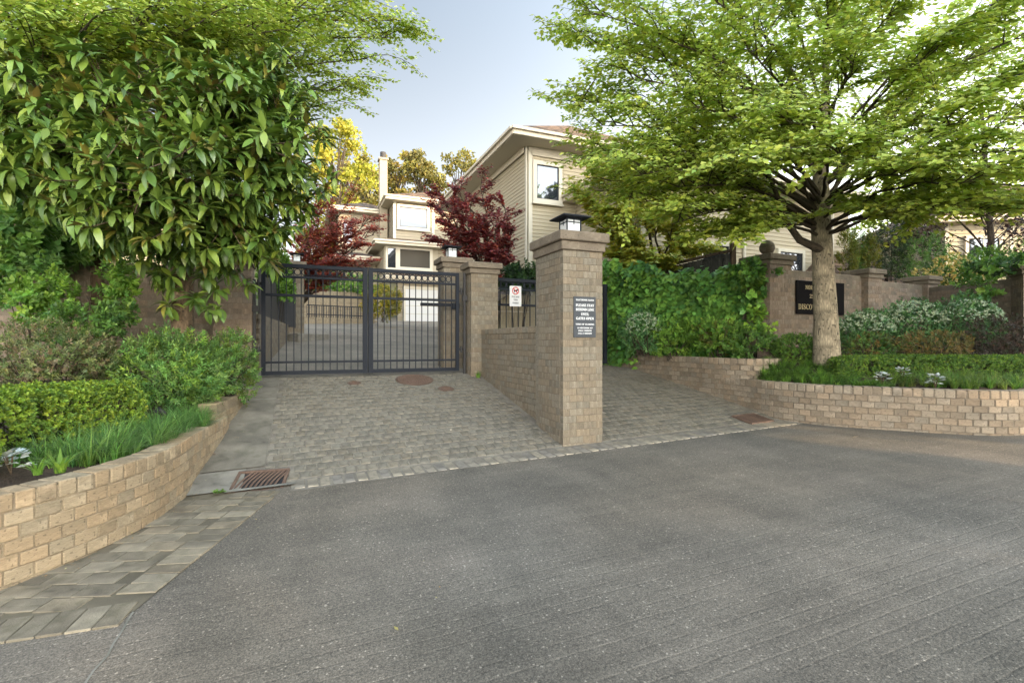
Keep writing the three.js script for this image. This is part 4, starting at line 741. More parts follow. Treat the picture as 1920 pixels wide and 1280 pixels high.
// ================================================================ trees
const springCols = [[0.47, 0.57, 0.09], [0.53, 0.61, 0.10], [0.41, 0.53, 0.09], [0.55, 0.60, 0.105], [0.37, 0.50, 0.085]];
{ // katsura on the right
  const base = P(1551, 692, 8.55), t = thing('katsura_tree', 'katsura tree with pale speckled trunk in the right planter', 'tree', [0, 0, 0], 0, 'spring-green trees');
  const top = P(1538, 300, 8.6), tp = [base.clone().add(V(0, -0.25, 0)), base, P(1549, 600, 8.55), P(1544, 500, 8.55), P(1540, 420, 8.58), top, P(1548, 180, 8.7), P(1552, 40, 8.8)];
  part('trunk', tube(tp.map((p) => p.clone()), (s) => [0.30, 0.225, 0.185, 0.165, 0.155, 0.11, 0.065, 0.03][Math.round(s * 7)], 0, 18, 0.6), M.bark, t);
  const T = [[1092, 18, 8.0, 300], [1100, 80, 7.9, 330], [1180, 150, 7.6, 340], [1080, 190, 8.3, 380], [1125, 235, 7.8, 390], [1112, 300, 8.6, 420], [1190, 330, 7.2, 410], [1260, 420, 7.6, 440], [1230, 60, 7.2, 300], [1320, -20, 7.6, 260], [1300, 200, 6.6, 380], [1400, 90, 6.6, 300], [1450, -60, 7.6, 200], [1420, 300, 6.4, 400], [1480, 230, 6.3, 340], [1560, -30, 7.2, 220], [1600, 120, 6.5, 300], [1680, 10, 7.2, 240], [1760, 90, 6.4, 320], [1850, 20, 7.0, 280], [1900, 150, 6.2, 340], [1960, 60, 7.2, 300], [1800, 230, 6.0, 380], [1920, 290, 5.6, 400], [1700, 330, 6.1, 420], [1830, 340, 5.7, 430], [1990, 350, 6.2, 430], [1580, 290, 6.3, 380], [1420, 400, 9.8, 420], [1700, 200, 10.4, 380], [1330, 120, 10.2, 330], [1560, 60, 10.6, 300], [1830, 130, 10.2, 340], [1250, 270, 9.8, 400], [1480, 150, 8.8, 360], [1640, 260, 8.4, 400], [1380, 230, 8.0, 400], [2050, 200, 7.6, 380], [1250, -90, 7.8, 240], [1700, -90, 7.8, 200], [1200, 380, 8.2, 420], [1270, 350, 7.4, 420], [1340, 330, 8.6, 420], [1390, 440, 8.0, 450], [1310, 400, 8.8, 430], [1150, 340, 8.0, 420], [1780, 400, 6.4, 430], [1230, 290, 7.8, 400], [1330, 445, 8.2, 440], [1430, 430, 8.6, 440], [1640, 390, 7.6, 420], [1730, 400, 7.4, 430], [1850, 405, 7.2, 430], [1940, 400, 7.6, 430]];
  const limbs = [], wood = [], F = new Leaves();
  for (const [u, v, d, vb] of T) {
    const s = P(1541 + rr(-4, 4), vb + rr(-14, 14), 8.58), e = P(u, v, d), L = s.distanceTo(e), pts = curvePts(s, e, V(0, 0.10, 0), 8, 0.05); limbs.push(pts); wood.push(tube(pts, 0.016 + L * 0.0065, 0.005, 6));
  }
  { const s = P(1543, 470, 8.5), m1 = P(1500, 450, 8.4), m2 = P(1478, 420, 8.3), e = P(1455, 360, 8.1); wood.push(tube([s, m1, m2, e, P(1425, 280, 8.0)], 0.075, 0.02, 9)); }
  sprays(limbs, F, wood, { nSec: 16, secLen: 0.95, nTwig: 9, twigLen: 0.42, nLeaf: 10, L: 0.085, W: 0.08, cols: springCols, flat: 0.32, from: 0.36 });
  part('branches', mergeGeometries(wood), M.darkBark, t); stuff(addSoft(t, 'crown', F, softLeaf));
}
{ // the same kind of tree over the left corner
  const t = thing('katsura_tree', 'spring-green tree reaching over the magnolia at upper left', 'tree', [0, 0, 0], 0, 'spring-green trees');
  const base = V(-9.1, 0.9, -9.0), tp = [base, V(-9.0, 2.6, -9.0), V(-8.9, 4.4, -9.05), V(-8.7, 6.4, -9.1), V(-8.5, 8.2, -9.2)];
  part('trunk', tube(tp, 0.24, 0.07, 14, 0.6), M.bark, t);
  const T = [[735, 38, 9.2], [742, 70, 9.6], [690, 110, 9.0], [640, 170, 9.2], [600, 200, 9.8], [560, 120, 8.4], [500, 60, 7.8], [620, 20, 8.4], [400, 90, 7.8], [440, 10, 7.6], [330, 50, 7.2], [250, 20, 7.0], [180, 100, 6.8], [120, 30, 6.6], [40, 70, 6.4], [60, 160, 6.6], [300, 140, 8.2], [300, 0, 6.4], [150, 60, 6.0], [380, 40, 7.0], [450, 110, 8.0], [660, 10, 9.4], [10, 10, 6.0], [20, 230, 7.2], [70, 110, 6.0], [560, 60, 8.6], [230, 80, 6.6], [480, 160, 9.8], [560, 190, 10.4]];
  const limbs = [], wood = [], F = new Leaves();
  for (const [u, v, d] of T) { const e = P(u, v, d), s = along(tp, clamp(0.45 + (e.y - 5) * 0.10 + rr(-0.08, 0.08), 0.35, 0.95)), L = s.distanceTo(e), pts = curvePts(s, e, V(0, 0.06, 0), 9, 0.06); limbs.push(pts); wood.push(tube(pts, 0.02 + L * 0.008, 0.006, 6)); }
  sprays(limbs, F, wood, { nSec: 16, secLen: 0.95, nTwig: 9, twigLen: 0.42, nLeaf: 10, L: 0.080, W: 0.074, cols: springCols, flat: 0.3, from: 0.42 });
  part('branches', mergeGeometries(wood), M.darkBark, t); stuff(addSoft(t, 'crown', F, softLeaf));
}
// magnolia: whorls of long glossy leaves
function longLeaf(curl, fold) {
  const rows = 5, pos = [], idx = [], wd = [0.10, 0.72, 1, 0.78, 0.06];
  for (let j = 0; j < rows; j++) { const t = j / (rows - 1), y = curl * (t * 0.5 - t * t), w = wd[j] * 0.168; for (const s of [-1, 0, 1]) pos.push(s * w, y + Math.abs(s) * w * fold, t); }
  for (let j = 0; j < rows - 1; j++) for (let k = 0; k < 2; k++) { const a = j * 3 + k; idx.push(a, a + 3, a + 1, a + 1, a + 3, a + 4); }
  const g = new THREE.BufferGeometry(); g.setAttribute('position', new THREE.Float32BufferAttribute(pos, 3)); g.setIndex(idx); g.computeVertexNormals(); return g;
}
{
  const t = thing('magnolia_tree', 'evergreen magnolia with long glossy leaves beside the gate', 'tree');
  const b = P(341, 620, 7.0); b.y = 0.8;
  const f = P(345, 490, 6.95), trunk = [b, P(342, 575, 7.0), P(344, 530, 6.98), f];
  part('trunk', tube(trunk, 0.145, 0.12, 14, 0.5), M.magBark, t);
  const T = [[110, 250, 5.2], [60, 150, 5.4], [180, 330, 5.0], [250, 400, 5.2], [130, 170, 6.2], [30, 210, 5.4], [230, 250, 5.2], [300, 200, 5.3], [320, 300, 5.1], [380, 250, 5.3], [400, 340, 5.4], [350, 400, 5.5], [440, 200, 5.8], [480, 260, 5.6], [480, 330, 5.8], [430, 400, 5.9], [520, 210, 6.3], [560, 270, 6.3], [590, 300, 6.6], [540, 350, 6.3], [520, 420, 6.5], [470, 440, 6.4], [400, 140, 6.4], [260, 130, 6.4], [340, 140, 6.2], [540, 160, 6.8], [600, 240, 7.0], [210, 180, 5.6], [150, 280, 5.6], [160, 385, 5.6], [420, 470, 6.8], [500, 460, 7.0], [300, 460, 6.7], [575, 380, 7.0], [380, 180, 5.5], [290, 350, 5.2], [450, 130, 6.6], [100, 330, 5.6], [470, 170, 6.0], [-20, 180, 5.6], [-30, 270, 5.6], [10, 120, 6.0], [70, 100, 6.2], [-10, 330, 5.8], [180, 110, 6.4], [520, 130, 6.8], [560, 190, 6.8], [40, 290, 5.6]];
  const wood = [], spots = [];
  wood.push(tube([f.clone().add(V(0, -0.15, 0)), P(310, 460, 6.7), P(270, 425, 6.3), P(240, 380, 5.9)], 0.075, 0.04, 9), tube([f, P(370, 420, 6.8), P(400, 330, 6.5), P(410, 240, 6.3)], 0.09, 0.04, 9));
  for (const [u, v, d] of T) {
    const e = P(u, v, d), s = u < 300 ? P(270 + rr(-20, 20), 410 + rr(-20, 20), 6.3) : P(385 + rr(-15, 15), clamp(v + 90, 260, 480) + rr(-20, 20), 6.65), pts = curvePts(s, e, V(0, -0.04, 0), 6, 0.03); wood.push(tube(pts, 0.030, 0.010, 6));
    spots.push([e, e.clone().sub(pts[5]).normalize()]);
    const m = 22; for (let k = 0; k < m; k++) { const a = along(pts, rr(0.45, 1)), dd = V(gauss() * 0.8, gauss() * 0.7 + 0.1, gauss() * 0.8 + 0.25).normalize(), q = a.clone().addScaledVector(dd, rr(0.18, 0.55)); wood.push(tube([a, q], 0.008, 0.005, 4)); spots.push([q, dd]); }
  }
  // hanging shoots low on the trunk
  for (const [u, v, d] of [[390, 520, 6.8], [410, 545, 6.7], [375, 560, 6.8], [320, 540, 6.9], [315, 575, 6.8], [400, 580, 6.75], [305, 520, 6.9], [395, 495, 6.7]]) for (let k = 0; k < 2; k++) spots.push([P(u + rr(-10, 10), v, d), V(gauss() * 0.4, -0.5, 0.6).normalize()]);
  const geos = [longLeaf(0.35, 0.25), longLeaf(0.6, 0.35), longLeaf(0.15, 0.15), longLeaf(0.9, 0.3)];
  const greens = [[0.115, 0.19, 0.028], [0.155, 0.235, 0.036], [0.075, 0.14, 0.024], [0.20, 0.275, 0.042], [0.115, 0.20, 0.038]], bronze = [[0.20, 0.18, 0.035], [0.24, 0.23, 0.04], [0.15, 0.12, 0.03]];
  const list = [], m4 = new THREE.Matrix4(), X = V(0, 0, 0), Y = V(0, 0, 0);
  for (const [p, d] of spots) {
    const n = Math.round(rr(9, 14)), ax = d.clone().add(V(0, 0.30, 0.40)).normalize(), s0 = V(0, 1, 0).cross(ax).normalize(), s1 = ax.clone().cross(s0), tip = rnd() < 0.35;
    for (let k = 0; k < n; k++) {
      const a = k * 2.4 + rr(-0.3, 0.3), young = tip && k > n - 5, out = young ? rr(0.3, 0.6) : rr(0.75, 1.25), dir = ax.clone().multiplyScalar(young ? 1 : rr(-0.15, 0.75)).addScaledVector(s0, Math.cos(a) * out).addScaledVector(s1, Math.sin(a) * out).add(V(0, young ? 0.1 : -0.16, 0.12)).normalize();
      X.copy(V(0, 1, 0.15)).cross(dir); if (X.lengthSq() < 0.02) X.set(1, 0, 0); X.normalize(); Y.copy(dir).cross(X).normalize();
      const roll = rr(-0.5, 0.5), xr = X.clone().multiplyScalar(Math.cos(roll)).addScaledVector(Y, Math.sin(roll)), yr = dir.clone().cross(xr), L = rr(0.155, 0.245) * (young ? 0.8 : 1);
      const base = p.clone().addScaledVector(ax, rr(-0.06, 0.05) - (young ? 0 : 0.02 * k / n));
      list.push({ m: m4.clone().makeBasis(xr.multiplyScalar(L), yr.multiplyScalar(L), dir.clone().multiplyScalar(L)).setPosition(base), g: pick(geos), c: jc(young ? pick(bronze) : pick(greens), 0.15), z: base.length() - (young ? 0 : 0) });
    }
  }
  list.sort((p, q) => p.z - q.z);
  const mats = [...greens, ...bronze].map((c) => phy({ color: C(...c), roughness: 0.36, transmission: 0.12, thickness: 0, side: THREE.DoubleSide, clearcoat: 0.25, clearcoatRoughness: 0.35 }));
  const near = (c) => { let b = 0, bd = 9; [...greens, ...bronze].forEach((q, i) => { const e = Math.hypot(q[0] - c[0], q[1] - c[1]); if (e < bd) { bd = e; b = i; } }); return mats[b]; };
  const rest = [];
  list.forEach((l, i) => {
    if (i < 300) { const m = part('leaf', l.g, near(l.c), t); l.m.decompose(m.position, m.quaternion, m.scale); }
    else { const g = l.g.clone().applyMatrix4(l.m), n = g.attributes.position.count, col = new Float32Array(n * 3); for (let k = 0; k < n; k++) col.set(l.c, k * 3); g.setAttribute('color', new THREE.BufferAttribute(col, 3)); rest.push(g); }
  });
  part('branches', mergeGeometries(wood), M.magBark, t);
  stuff(part('foliage', mergeGeometries(rest), leafMat({ roughness: 0.36, transmission: 0.12, clearcoat: 0.25, clearcoatRoughness: 0.35 }), t));
}
function smallTree(name, label, u, d, y0, targets, o, group) {   // multi-stemmed small tree; targets as bearings and distances
  const t = thing(name, label, 'tree', [0, 0, 0], 0, group), base = P(u, 640, d); base.y = y0; const wood = [], limbs = [], F = new Leaves(), fork = base.clone().add(V(0.05, o.fork ?? 1.2, 0));
  part('trunk', tube([base.clone().add(V(0, -0.2, 0)), base.clone().lerp(fork, 0.5).add(V(-0.04, 0, 0.02)), fork], o.r ?? 0.09, (o.r ?? 0.09) * 0.75, 9), o.bark ?? M.darkBark, t);
  for (const [uu, v, dd] of targets) { const e = P(uu, v, dd), pts = curvePts(fork, e, V(0, o.bow ?? 0.08, 0), 7, 0.08); limbs.push(pts); wood.push(tube(pts, (o.r ?? 0.09) * 0.5, 0.008, 5)); }
  sprays(limbs, F, wood, o); part('branches', mergeGeometries(wood), o.bark ?? M.darkBark, t); stuff(addSoft(t, 'crown', F, o.mat ?? softLeaf)); return t;
}
const redCols = [[0.25, 0.036, 0.036], [0.32, 0.05, 0.036], [0.16, 0.024, 0.03], [0.38, 0.085, 0.042], [0.21, 0.026, 0.042]];
const mapleOpt = { nSec: 13, secLen: 0.5, nTwig: 8, twigLen: 0.27, nLeaf: 10, L: 0.085, W: 0.065, cols: redCols, flat: 0.18, from: 0.3, fork: 1.0, r: 0.08 };
smallTree('red_maple', 'dark red Japanese maple behind the gate pier and lantern', 918, 12.6, 1.6, [[825, 365, 12.6], [860, 352, 12.4], [900, 350, 12.8], [945, 385, 12.4], [955, 430, 12.2], [940, 455, 12.8], [830, 410, 12.2], [815, 450, 12.6], [865, 400, 12.0], [885, 435, 12.0], [850, 475, 12.2], [910, 410, 13.2], [900, 470, 12.4], [820, 385, 13.2], [930, 475, 12.0]], mapleOpt, 'red maples');
smallTree('red_maple', 'dark red Japanese maple beyond the left gate leaf', 556, 16.6, 1.6, [[585, 400, 15.4], [610, 375, 15.8], [650, 385, 15.2], [690, 410, 15.2], [700, 440, 15.0], [670, 465, 15.0], [630, 430, 14.8], [595, 450, 15.0], [640, 490, 14.8], [590, 500, 15.0], [680, 500, 15.0], [570, 430, 16], [615, 520, 15.2], [660, 425, 15.8], [560, 480, 15.6]], { ...mapleOpt, cols: [[0.34, 0.055, 0.038], [0.42, 0.09, 0.045], [0.25, 0.035, 0.036], [0.48, 0.14, 0.06]], secLen: 0.62 }, 'red maples');
const yellowGreen = [[0.58, 0.56, 0.07], [0.48, 0.53, 0.07], [0.62, 0.54, 0.07], [0.42, 0.52, 0.07]];  // leaf tones raised in place of sunlight that never reaches this crown
smallTree('golden_maple', 'yellow-green maple rising behind the ivy next to the pillar', 1228, 12.4, 1.2, [[1105, 375, 12.2], [1130, 345, 12.6], [1160, 400, 12.0], [1120, 420, 12.0], [1165, 450, 12.2], [1150, 480, 12.4], [1200, 480, 12.0], [1195, 330, 12.8], [1230, 390, 12.4], [1270, 420, 12.2], [1280, 460, 12.6], [1240, 500, 12.2], [1170, 300, 13], [1320, 470, 12.4], [1185, 505, 11.9]], { nSec: 14, secLen: 0.75, nTwig: 9, twigLen: 0.36, nLeaf: 10, L: 0.11, W: 0.095, cols: yellowGreen, flat: 0.3, from: 0.35, fork: 2.0, r: 0.07 });
// far wood on the hill: each tree is built, leaf masses gathered on limbs
function farTree(label, u, vTop, d, wpx, cols, n, group = 'trees on the hill behind the houses') {
  const t = thing('hill_tree', label, 'tree', [0, 0, 0], 0, group), top = P(u, vTop, d), base = V(top.x, H(top.x, top.z) - 0.3, top.z), Hh = top.y - base.y, R = wpx / 930 * d / 2, F = new Leaves(), wood = [];
  part('trunk', tube([base, base.clone().add(V(rr(-0.3, 0.3), Hh * 0.4, 0)), base.clone().add(V(rr(-0.4, 0.4), Hh * 0.85, rr(-0.4, 0.4)))], 0.012 * Hh, 0.04, 8), M.darkBark, t);
  for (let k = 0; k < 56; k++) {
    const hh = rr(0.22, 0.97), a = rr(0, 6.28), r = R * Math.sqrt(Math.max(0.05, 1 - Math.pow((hh - 0.52) / 0.52, 2))) * rr(0.35, 1), s = base.clone().add(V(0, Hh * (hh * 0.72), 0)), e = V(base.x + Math.cos(a) * r, base.y + Hh * hh, base.z + Math.sin(a) * r); wood.push(tube(curvePts(s, e, V(0, 0.05, 0), 4, 0.1), d * 0.0016, 0.01, 4));
    const cr = R * rr(0.16, 0.34), m = Math.round(n / 40), tint = pick(cols);
    for (let q = 0; q < m; q++) { const dd = rdir(), tt = Math.pow(rnd(), 0.5); F.add(V(e.x + dd.x * cr * tt * 1.2, e.y + dd.y * cr * tt * 0.8, e.z + dd.z * cr * tt * 1.2), rdir(), rdir().add(V(0, 0.7, 0)).normalize(), d * 0.0062 * rr(0.7, 1.4), d * 0.0052 * rr(0.7, 1.3), jc(rnd() < 0.7 ? tint : pick(cols), 0.2)); }
  }
  part('branches', mergeGeometries(wood), M.darkBark, t); stuff(addSoft(t, 'crown', F, softLeaf));
}
const gold = [[0.30, 0.27, 0.045], [0.24, 0.22, 0.05], [0.20, 0.19, 0.06], [0.33, 0.25, 0.05]], lime = [[0.40, 0.40, 0.04], [0.34, 0.36, 0.04], [0.46, 0.42, 0.05]];
farTree('bright lime tree rising behind the left maple', 632, 222, 34, 150, lime, 7000);
farTree('golden-leaved tree just right of the lime tree on the hill', 690, 292, 46, 90, gold, 3600);
farTree('golden tree behind the chimney on the hill', 745, 285, 50, 95, gold, 3600);
farTree('tallest golden tree between chimney and cream house', 790, 284, 47, 95, gold, 3600);
farTree('thin grey-gold tree nearest the cream house roof', 860, 278, 52, 95, gold, 3000);
farTree('low golden tree half behind the cream house eaves', 905, 300, 49, 90, gold, 3000);
farTree('pale tree low behind the tan house roof', 655, 300, 52, 90, gold, 2600);
// dark purple-leaved trees at the far right
const plum = [[0.045, 0.022, 0.026], [0.065, 0.03, 0.03], [0.035, 0.02, 0.022], [0.08, 0.05, 0.03]];
farTree('dark purple-leaved tree behind the katsura at upper right', 1850, 60, 14.5, 420, plum, 5200, 'plum-coloured trees');
farTree('dark purple-leaved tree partly out of view at right edge', 2110, 140, 12.8, 260, plum, 3000, 'plum-coloured trees');

// ================================================================ shrubs, hedges, ground plants
function shrub(name, label, cat, fill, mat = softLeaf, stems, group) {
  const t = thing(name, label, cat, [0, 0, 0], 0, group), F = new Leaves(); fill(F); stuff(addSoft(t, 'foliage', F, mat));
  if (stems) { const w = []; for (let k = 0; k < stems.n; k++) { const b = V(stems.c.x + gauss() * stems.r * 0.3, stems.y, stems.c.z + gauss() * stems.r * 0.3), e = V(stems.c.x + gauss() * stems.r, stems.c.y + rr(-0.1, 0.2), stems.c.z + gauss() * stems.r); w.push(tube(curvePts(b, e, V(0, 0.05, 0), 3, 0.03), 0.012, 0.004, 4)); } part('stems', mergeGeometries(w), M.darkBark, t); }
  return t;
}
const boxCols = [[0.281, 0.399, 0.037], [0.34, 0.442, 0.043], [0.204, 0.323, 0.037], [0.153, 0.255, 0.034]], darkG = [[0.046, 0.111, 0.023], [0.065, 0.143, 0.029], [0.036, 0.085, 0.021]], midG = [[0.144, 0.288, 0.058], [0.182, 0.346, 0.061], [0.106, 0.221, 0.048], [0.23, 0.384, 0.077]], freshG = [[0.221, 0.391, 0.051], [0.17, 0.323, 0.048], [0.272, 0.442, 0.06]];
function hedgeStems(a, b, w, y0, y1) { const g = [], L = Math.hypot(b[0] - a[0], b[1] - a[1]); for (let k = 0; k < L * 60; k++) { const f = rnd(), x = lerp(a[0], b[0], f) + gauss() * w * 0.2, z = lerp(a[1], b[1], f) + gauss() * w * 0.2; g.push(tube([V(x, y0 - 0.04, z), V(x + gauss() * 0.05, lerp(y0, y1, 0.5), z + gauss() * 0.05), V(x + gauss() * 0.14, y1, z + gauss() * 0.14)], 0.008, 0.003, 4)); } return mergeGeometries(g); }
const lh = thing('boxwood_hedge', 'clipped yellow-green boxwood hedge in the left planter', 'hedge', [0, 0, 0], 0, 'clipped hedges');
{ const F = new Leaves(); clipped(F, [-4.02, -5.05], [-4.35, -3.35], 0.62, 0.5, 1.10, 42000, 0.026, 0.02, boxCols); stuff(addSoft(lh, 'foliage', F, softLeaf)); part('branches', hedgeStems([-4.02, -5.05], [-4.35, -3.35], 0.5, 0.5, 0.98), M.darkBark, lh); }
const lh2 = thing('boxwood_hedge', 'low rounded boxwood clump at the left edge before the longer hedge', 'hedge', [0, 0, 0], 0, 'clipped hedges');
{ const F = new Leaves(); mound(F, V(-4.02, 0.70, -3.38), [0.42, 0.26, 0.36], 9000, 0.024, 0.018, boxCols, { rough: 0.15, inner: 0.6, gap: 0.25 }); stuff(addSoft(lh2, 'foliage', F, softLeaf)); }
const nand = [[0.167, 0.323, 0.069], [0.215, 0.391, 0.078], [0.117, 0.244, 0.059], [0.254, 0.391, 0.107], [0.274, 0.411, 0.059]];
let c = P(322, 695, 6.05);
shrub('leafy_shrub', 'bushy mid-green shrub with narrow leaves beside the hedge', 'shrub', (F) => mound(F, c, [0.66, 0.52, 0.55], 15000, 0.052, 0.017, nand, { rough: 0.32, inner: 0.35, gap: 0.30 }), softLeaf, { n: 22, c, r: 0.45, y: 0.55 });
c = P(428, 690, 6.85);
shrub('leafy_shrub', 'small yellow-green shrub against the left gate pier', 'shrub', (F) => mound(F, c, [0.34, 0.50, 0.4], 8000, 0.046, 0.018, [...nand, [0.16, 0.20, 0.03]], { rough: 0.3, inner: 0.35 }), softLeaf, { n: 12, c, r: 0.25, y: 0.75 });
c = P(85, 668, 5.6);
const azal = [[0.234, 0.296, 0.1], [0.306, 0.342, 0.134], [0.18, 0.216, 0.082], [0.306, 0.234, 0.134], [0.162, 0.234, 0.064]];
shrub('azalea', 'spreading olive-green azalea behind the left hedge', 'shrub', (F) => { mound(F, c, [0.80, 0.40, 0.6], 14000, 0.036, 0.015, azal, { rough: 0.3, inner: 0.4, gap: 0.34 }); mound(F, P(185, 690, 5.9), [0.36, 0.30, 0.35], 3500, 0.034, 0.015, azal, { rough: 0.35 }); }, softLeaf, { n: 30, c, r: 0.6, y: 0.75 });
shrub('broadleaf_shrub', 'tall dark shrub with maple-like leaves draped over the left garden wall', 'shrub', (F) => { mound(F, P(60, 450, 6.9), [0.75, 0.42, 0.5], 2600, 0.12, 0.10, midG, { rough: 0.35 }); mound(F, P(200, 440, 7.2), [0.62, 0.28, 0.4], 2200, 0.11, 0.095, midG, { rough: 0.4 }); mound(F, P(30, 520, 6.4), [0.5, 0.45, 0.4], 1500, 0.09, 0.07, midG, { rough: 0.4 }); }, softLeaf, { n: 14, c: P(60, 500, 6.8), r: 0.4, y: 0.8 });
shrub('young_shrub', 'loose light-green shrub standing against the left garden wall', 'shrub', (F) => { mound(F, P(222, 530, 6.6), [0.24, 0.32, 0.22], 900, 0.075, 0.045, freshG, { rough: 0.5, inner: 0.2 }); mound(F, P(215, 590, 6.5), [0.26, 0.25, 0.2], 800, 0.07, 0.045, midG, { rough: 0.5, inner: 0.2 }); mound(F, P(80, 560, 6.2), [0.4, 0.35, 0.3], 1600, 0.07, 0.045, freshG, { rough: 0.5, inner: 0.2 }); mound(F, P(150, 610, 6.0), [0.5, 0.22, 0.3], 1800, 0.06, 0.035, midG, { rough: 0.5 }); }, softLeaf, { n: 16, c: P(160, 550, 6.5), r: 0.5, y: 0.8 });
shrub('dark_cedar', 'dense dark evergreen behind the left garden wall', 'tree', (F) => { for (const [u, v, d, r] of [[30, 330, 9, 1.1], [110, 380, 9.2, 0.9], [20, 420, 8.6, 0.9], [190, 420, 9.4, 0.8], [300, 430, 9.6, 0.9], [400, 420, 9.6, 0.8], [60, 250, 9.6, 1.0], [250, 350, 9.8, 0.9], [350, 350, 10, 1.0], [450, 350, 10, 0.9]]) mound(F, P(u, v, d), [r, r * 0.95, r * 0.8], 2400, 0.11, 0.04, darkG, { rough: 0.4, inner: 0.5 }); }, softLeaf, { n: 8, c: V(-7.5, 3.2, -9.4), r: 0.9, y: 0.9 });
// ground plants of the left bed
function grassBed(name, label, cells, n, L, cols, W = 0.008, soil) {
  const t = thing(name, label, 'ground cover'), F = new Leaves(); t.userData.kind = 'stuff';
  const tufts = []; for (const q of cells) for (let k = 0; k < 22; k++) { const a = rr(0, 6.28), r = Math.sqrt(rnd()) * q[3], x = q[0] + Math.cos(a) * r, z = q[2] + Math.sin(a) * r; tufts.push([x, soil ? soilY(soil, x, z) + 0.005 : q[1], z, rr(0.65, 1.3), jc(pick(cols), 0.22)]); }
  for (let k = 0; k < n; k++) { const q = pick(tufts), b = rr(0, 6.28), lean = V(Math.cos(b), 0, Math.sin(b)), o = rr(0, 0.035); F.blade(V(q[0] + lean.x * o, q[1] - 0.01, q[2] + lean.z * o), lean, 1, L * q[3] * rr(0.6, 1.25), W * rr(0.7, 1.3), jc(rnd() < 0.1 ? q[4].map((v) => v * 1.7) : q[4], 0.15), rr(0.35, 1.25)); }
  stuff(part('blades', F.geo(), softLeaf, t));
}
const mondo = [[0.134, 0.288, 0.058], [0.18, 0.36, 0.072], [0.09, 0.208, 0.05], [0.252, 0.414, 0.108]];
grassBed('mondo_grass', 'tufted grassy ground cover along the left planter wall', [[-3.62, 0.5, -5.55, 0.20], [-3.58, 0.5, -5.25, 0.22], [-3.52, 0.5, -4.9, 0.22], [-3.45, 0.5, -4.6, 0.2], [-3.60, 0.52, -4.75, 0.24], [-3.42, 0.5, -4.3, 0.17], [-3.58, 0.52, -4.4, 0.22], [-3.75, 0.54, -5.45, 0.22], [-3.68, 0.52, -5.05, 0.24], [-3.52, 0.5, -4.05, 0.16], [-3.75, 0.52, -4.0, 0.2], [-3.8, 0.55, -5.75, 0.2]], 6200, 0.29, mondo);
function strapPlant(label, p, n, L, W, cols) { const t = thing('strap_plant', label, 'plant', [p.x, p.y, p.z]); for (let k = 0; k < n; k++) { const F = new Leaves(), a = k * 2.4 + rr(-0.3, 0.3), d = V(Math.cos(a), 0, Math.sin(a)); F.blade(V(d.x * 0.02, 0, d.z * 0.02), d, 1, L * rr(0.6, 1.2), W * rr(0.8, 1.2), jc(pick(cols), 0.12), rr(0.4, 1.0)); part('leaf', F.geo(), softLeaf, t); } }
strapPlant('strap-leaved bulb clump by the left planter cap', P(112, 886, 3.62), 20, 0.20, 0.045, freshG); strapPlant('smaller strap-leaved clump nearest the left planter cap', P(70, 890, 3.55), 12, 0.15, 0.03, freshG);
const silver = [[0.42, 0.45, 0.43], [0.50, 0.53, 0.50], [0.34, 0.38, 0.35]];
function dusty(label, p, r, n) { const t = thing('silver_plant', label, 'plant', [p.x, p.y, p.z], 0, 'silver-leaved plants'); const F = new Leaves(); for (let k = 0; k < n; k++) { const a = k * 2.4, e = rr(0.1, 1), d = V(Math.cos(a), e * 0.9, Math.sin(a)).normalize(), q = V(d.x * r * rr(0.2, 0.6), r * e * 0.9, d.z * r * rr(0.2, 0.6)), s = V(-d.z, 0, d.x); for (let j = -1; j <= 1; j++) F.add(q, d.clone().addScaledVector(s, j * 0.7).normalize(), V(0, 1, 0.3).addScaledVector(d, -0.5).normalize(), r * rr(0.28, 0.46), r * 0.22, jc(pick(silver), 0.1)); } part('foliage', F.geo(), duskyLeaf, t); const st = []; for (let k = 0; k < 5; k++) st.push(tube([V(0, -0.04, 0), V(gauss() * r * 0.3, r * 0.6, gauss() * r * 0.3)], 0.006, 0.004, 4)); part('stems', mergeGeometries(st), M.magBark, t); }
dusty('silver-leaved plant at the left edge of the view', P(20, 878, 3.6), 0.15, 26);
dusty('silver-leaved plant nearest the katsura trunk', P(1655, 716, 7.45), 0.15, 20); dusty('silver-leaved plant second from the katsura trunk', P(1695, 706, 7.7), 0.15, 20); dusty('silver-leaved plant farthest from the katsura trunk', P(1755, 722, 7.2), 0.16, 22);
{ const p = P(301, 772, 5.35), t = thing('garden_spotlight', 'small dark garden spotlight among the grass on the left', 'lamp', [p.x, 0.5, p.z]); part('stake', new THREE.CylinderGeometry(0.01, 0.006, 0.22, 8), M.black, t, [0, 0.10, 0]); part('head', new THREE.CylinderGeometry(0.035, 0.026, 0.09, 14), M.ironDull, t, [0, 0.24, 0], [0.9, 0, 0.3]); part('lens', new THREE.CylinderGeometry(0.03, 0.03, 0.006, 14), M.glass, t, [-0.008, 0.264, 0.04], [0.9, 0, 0.3]); }
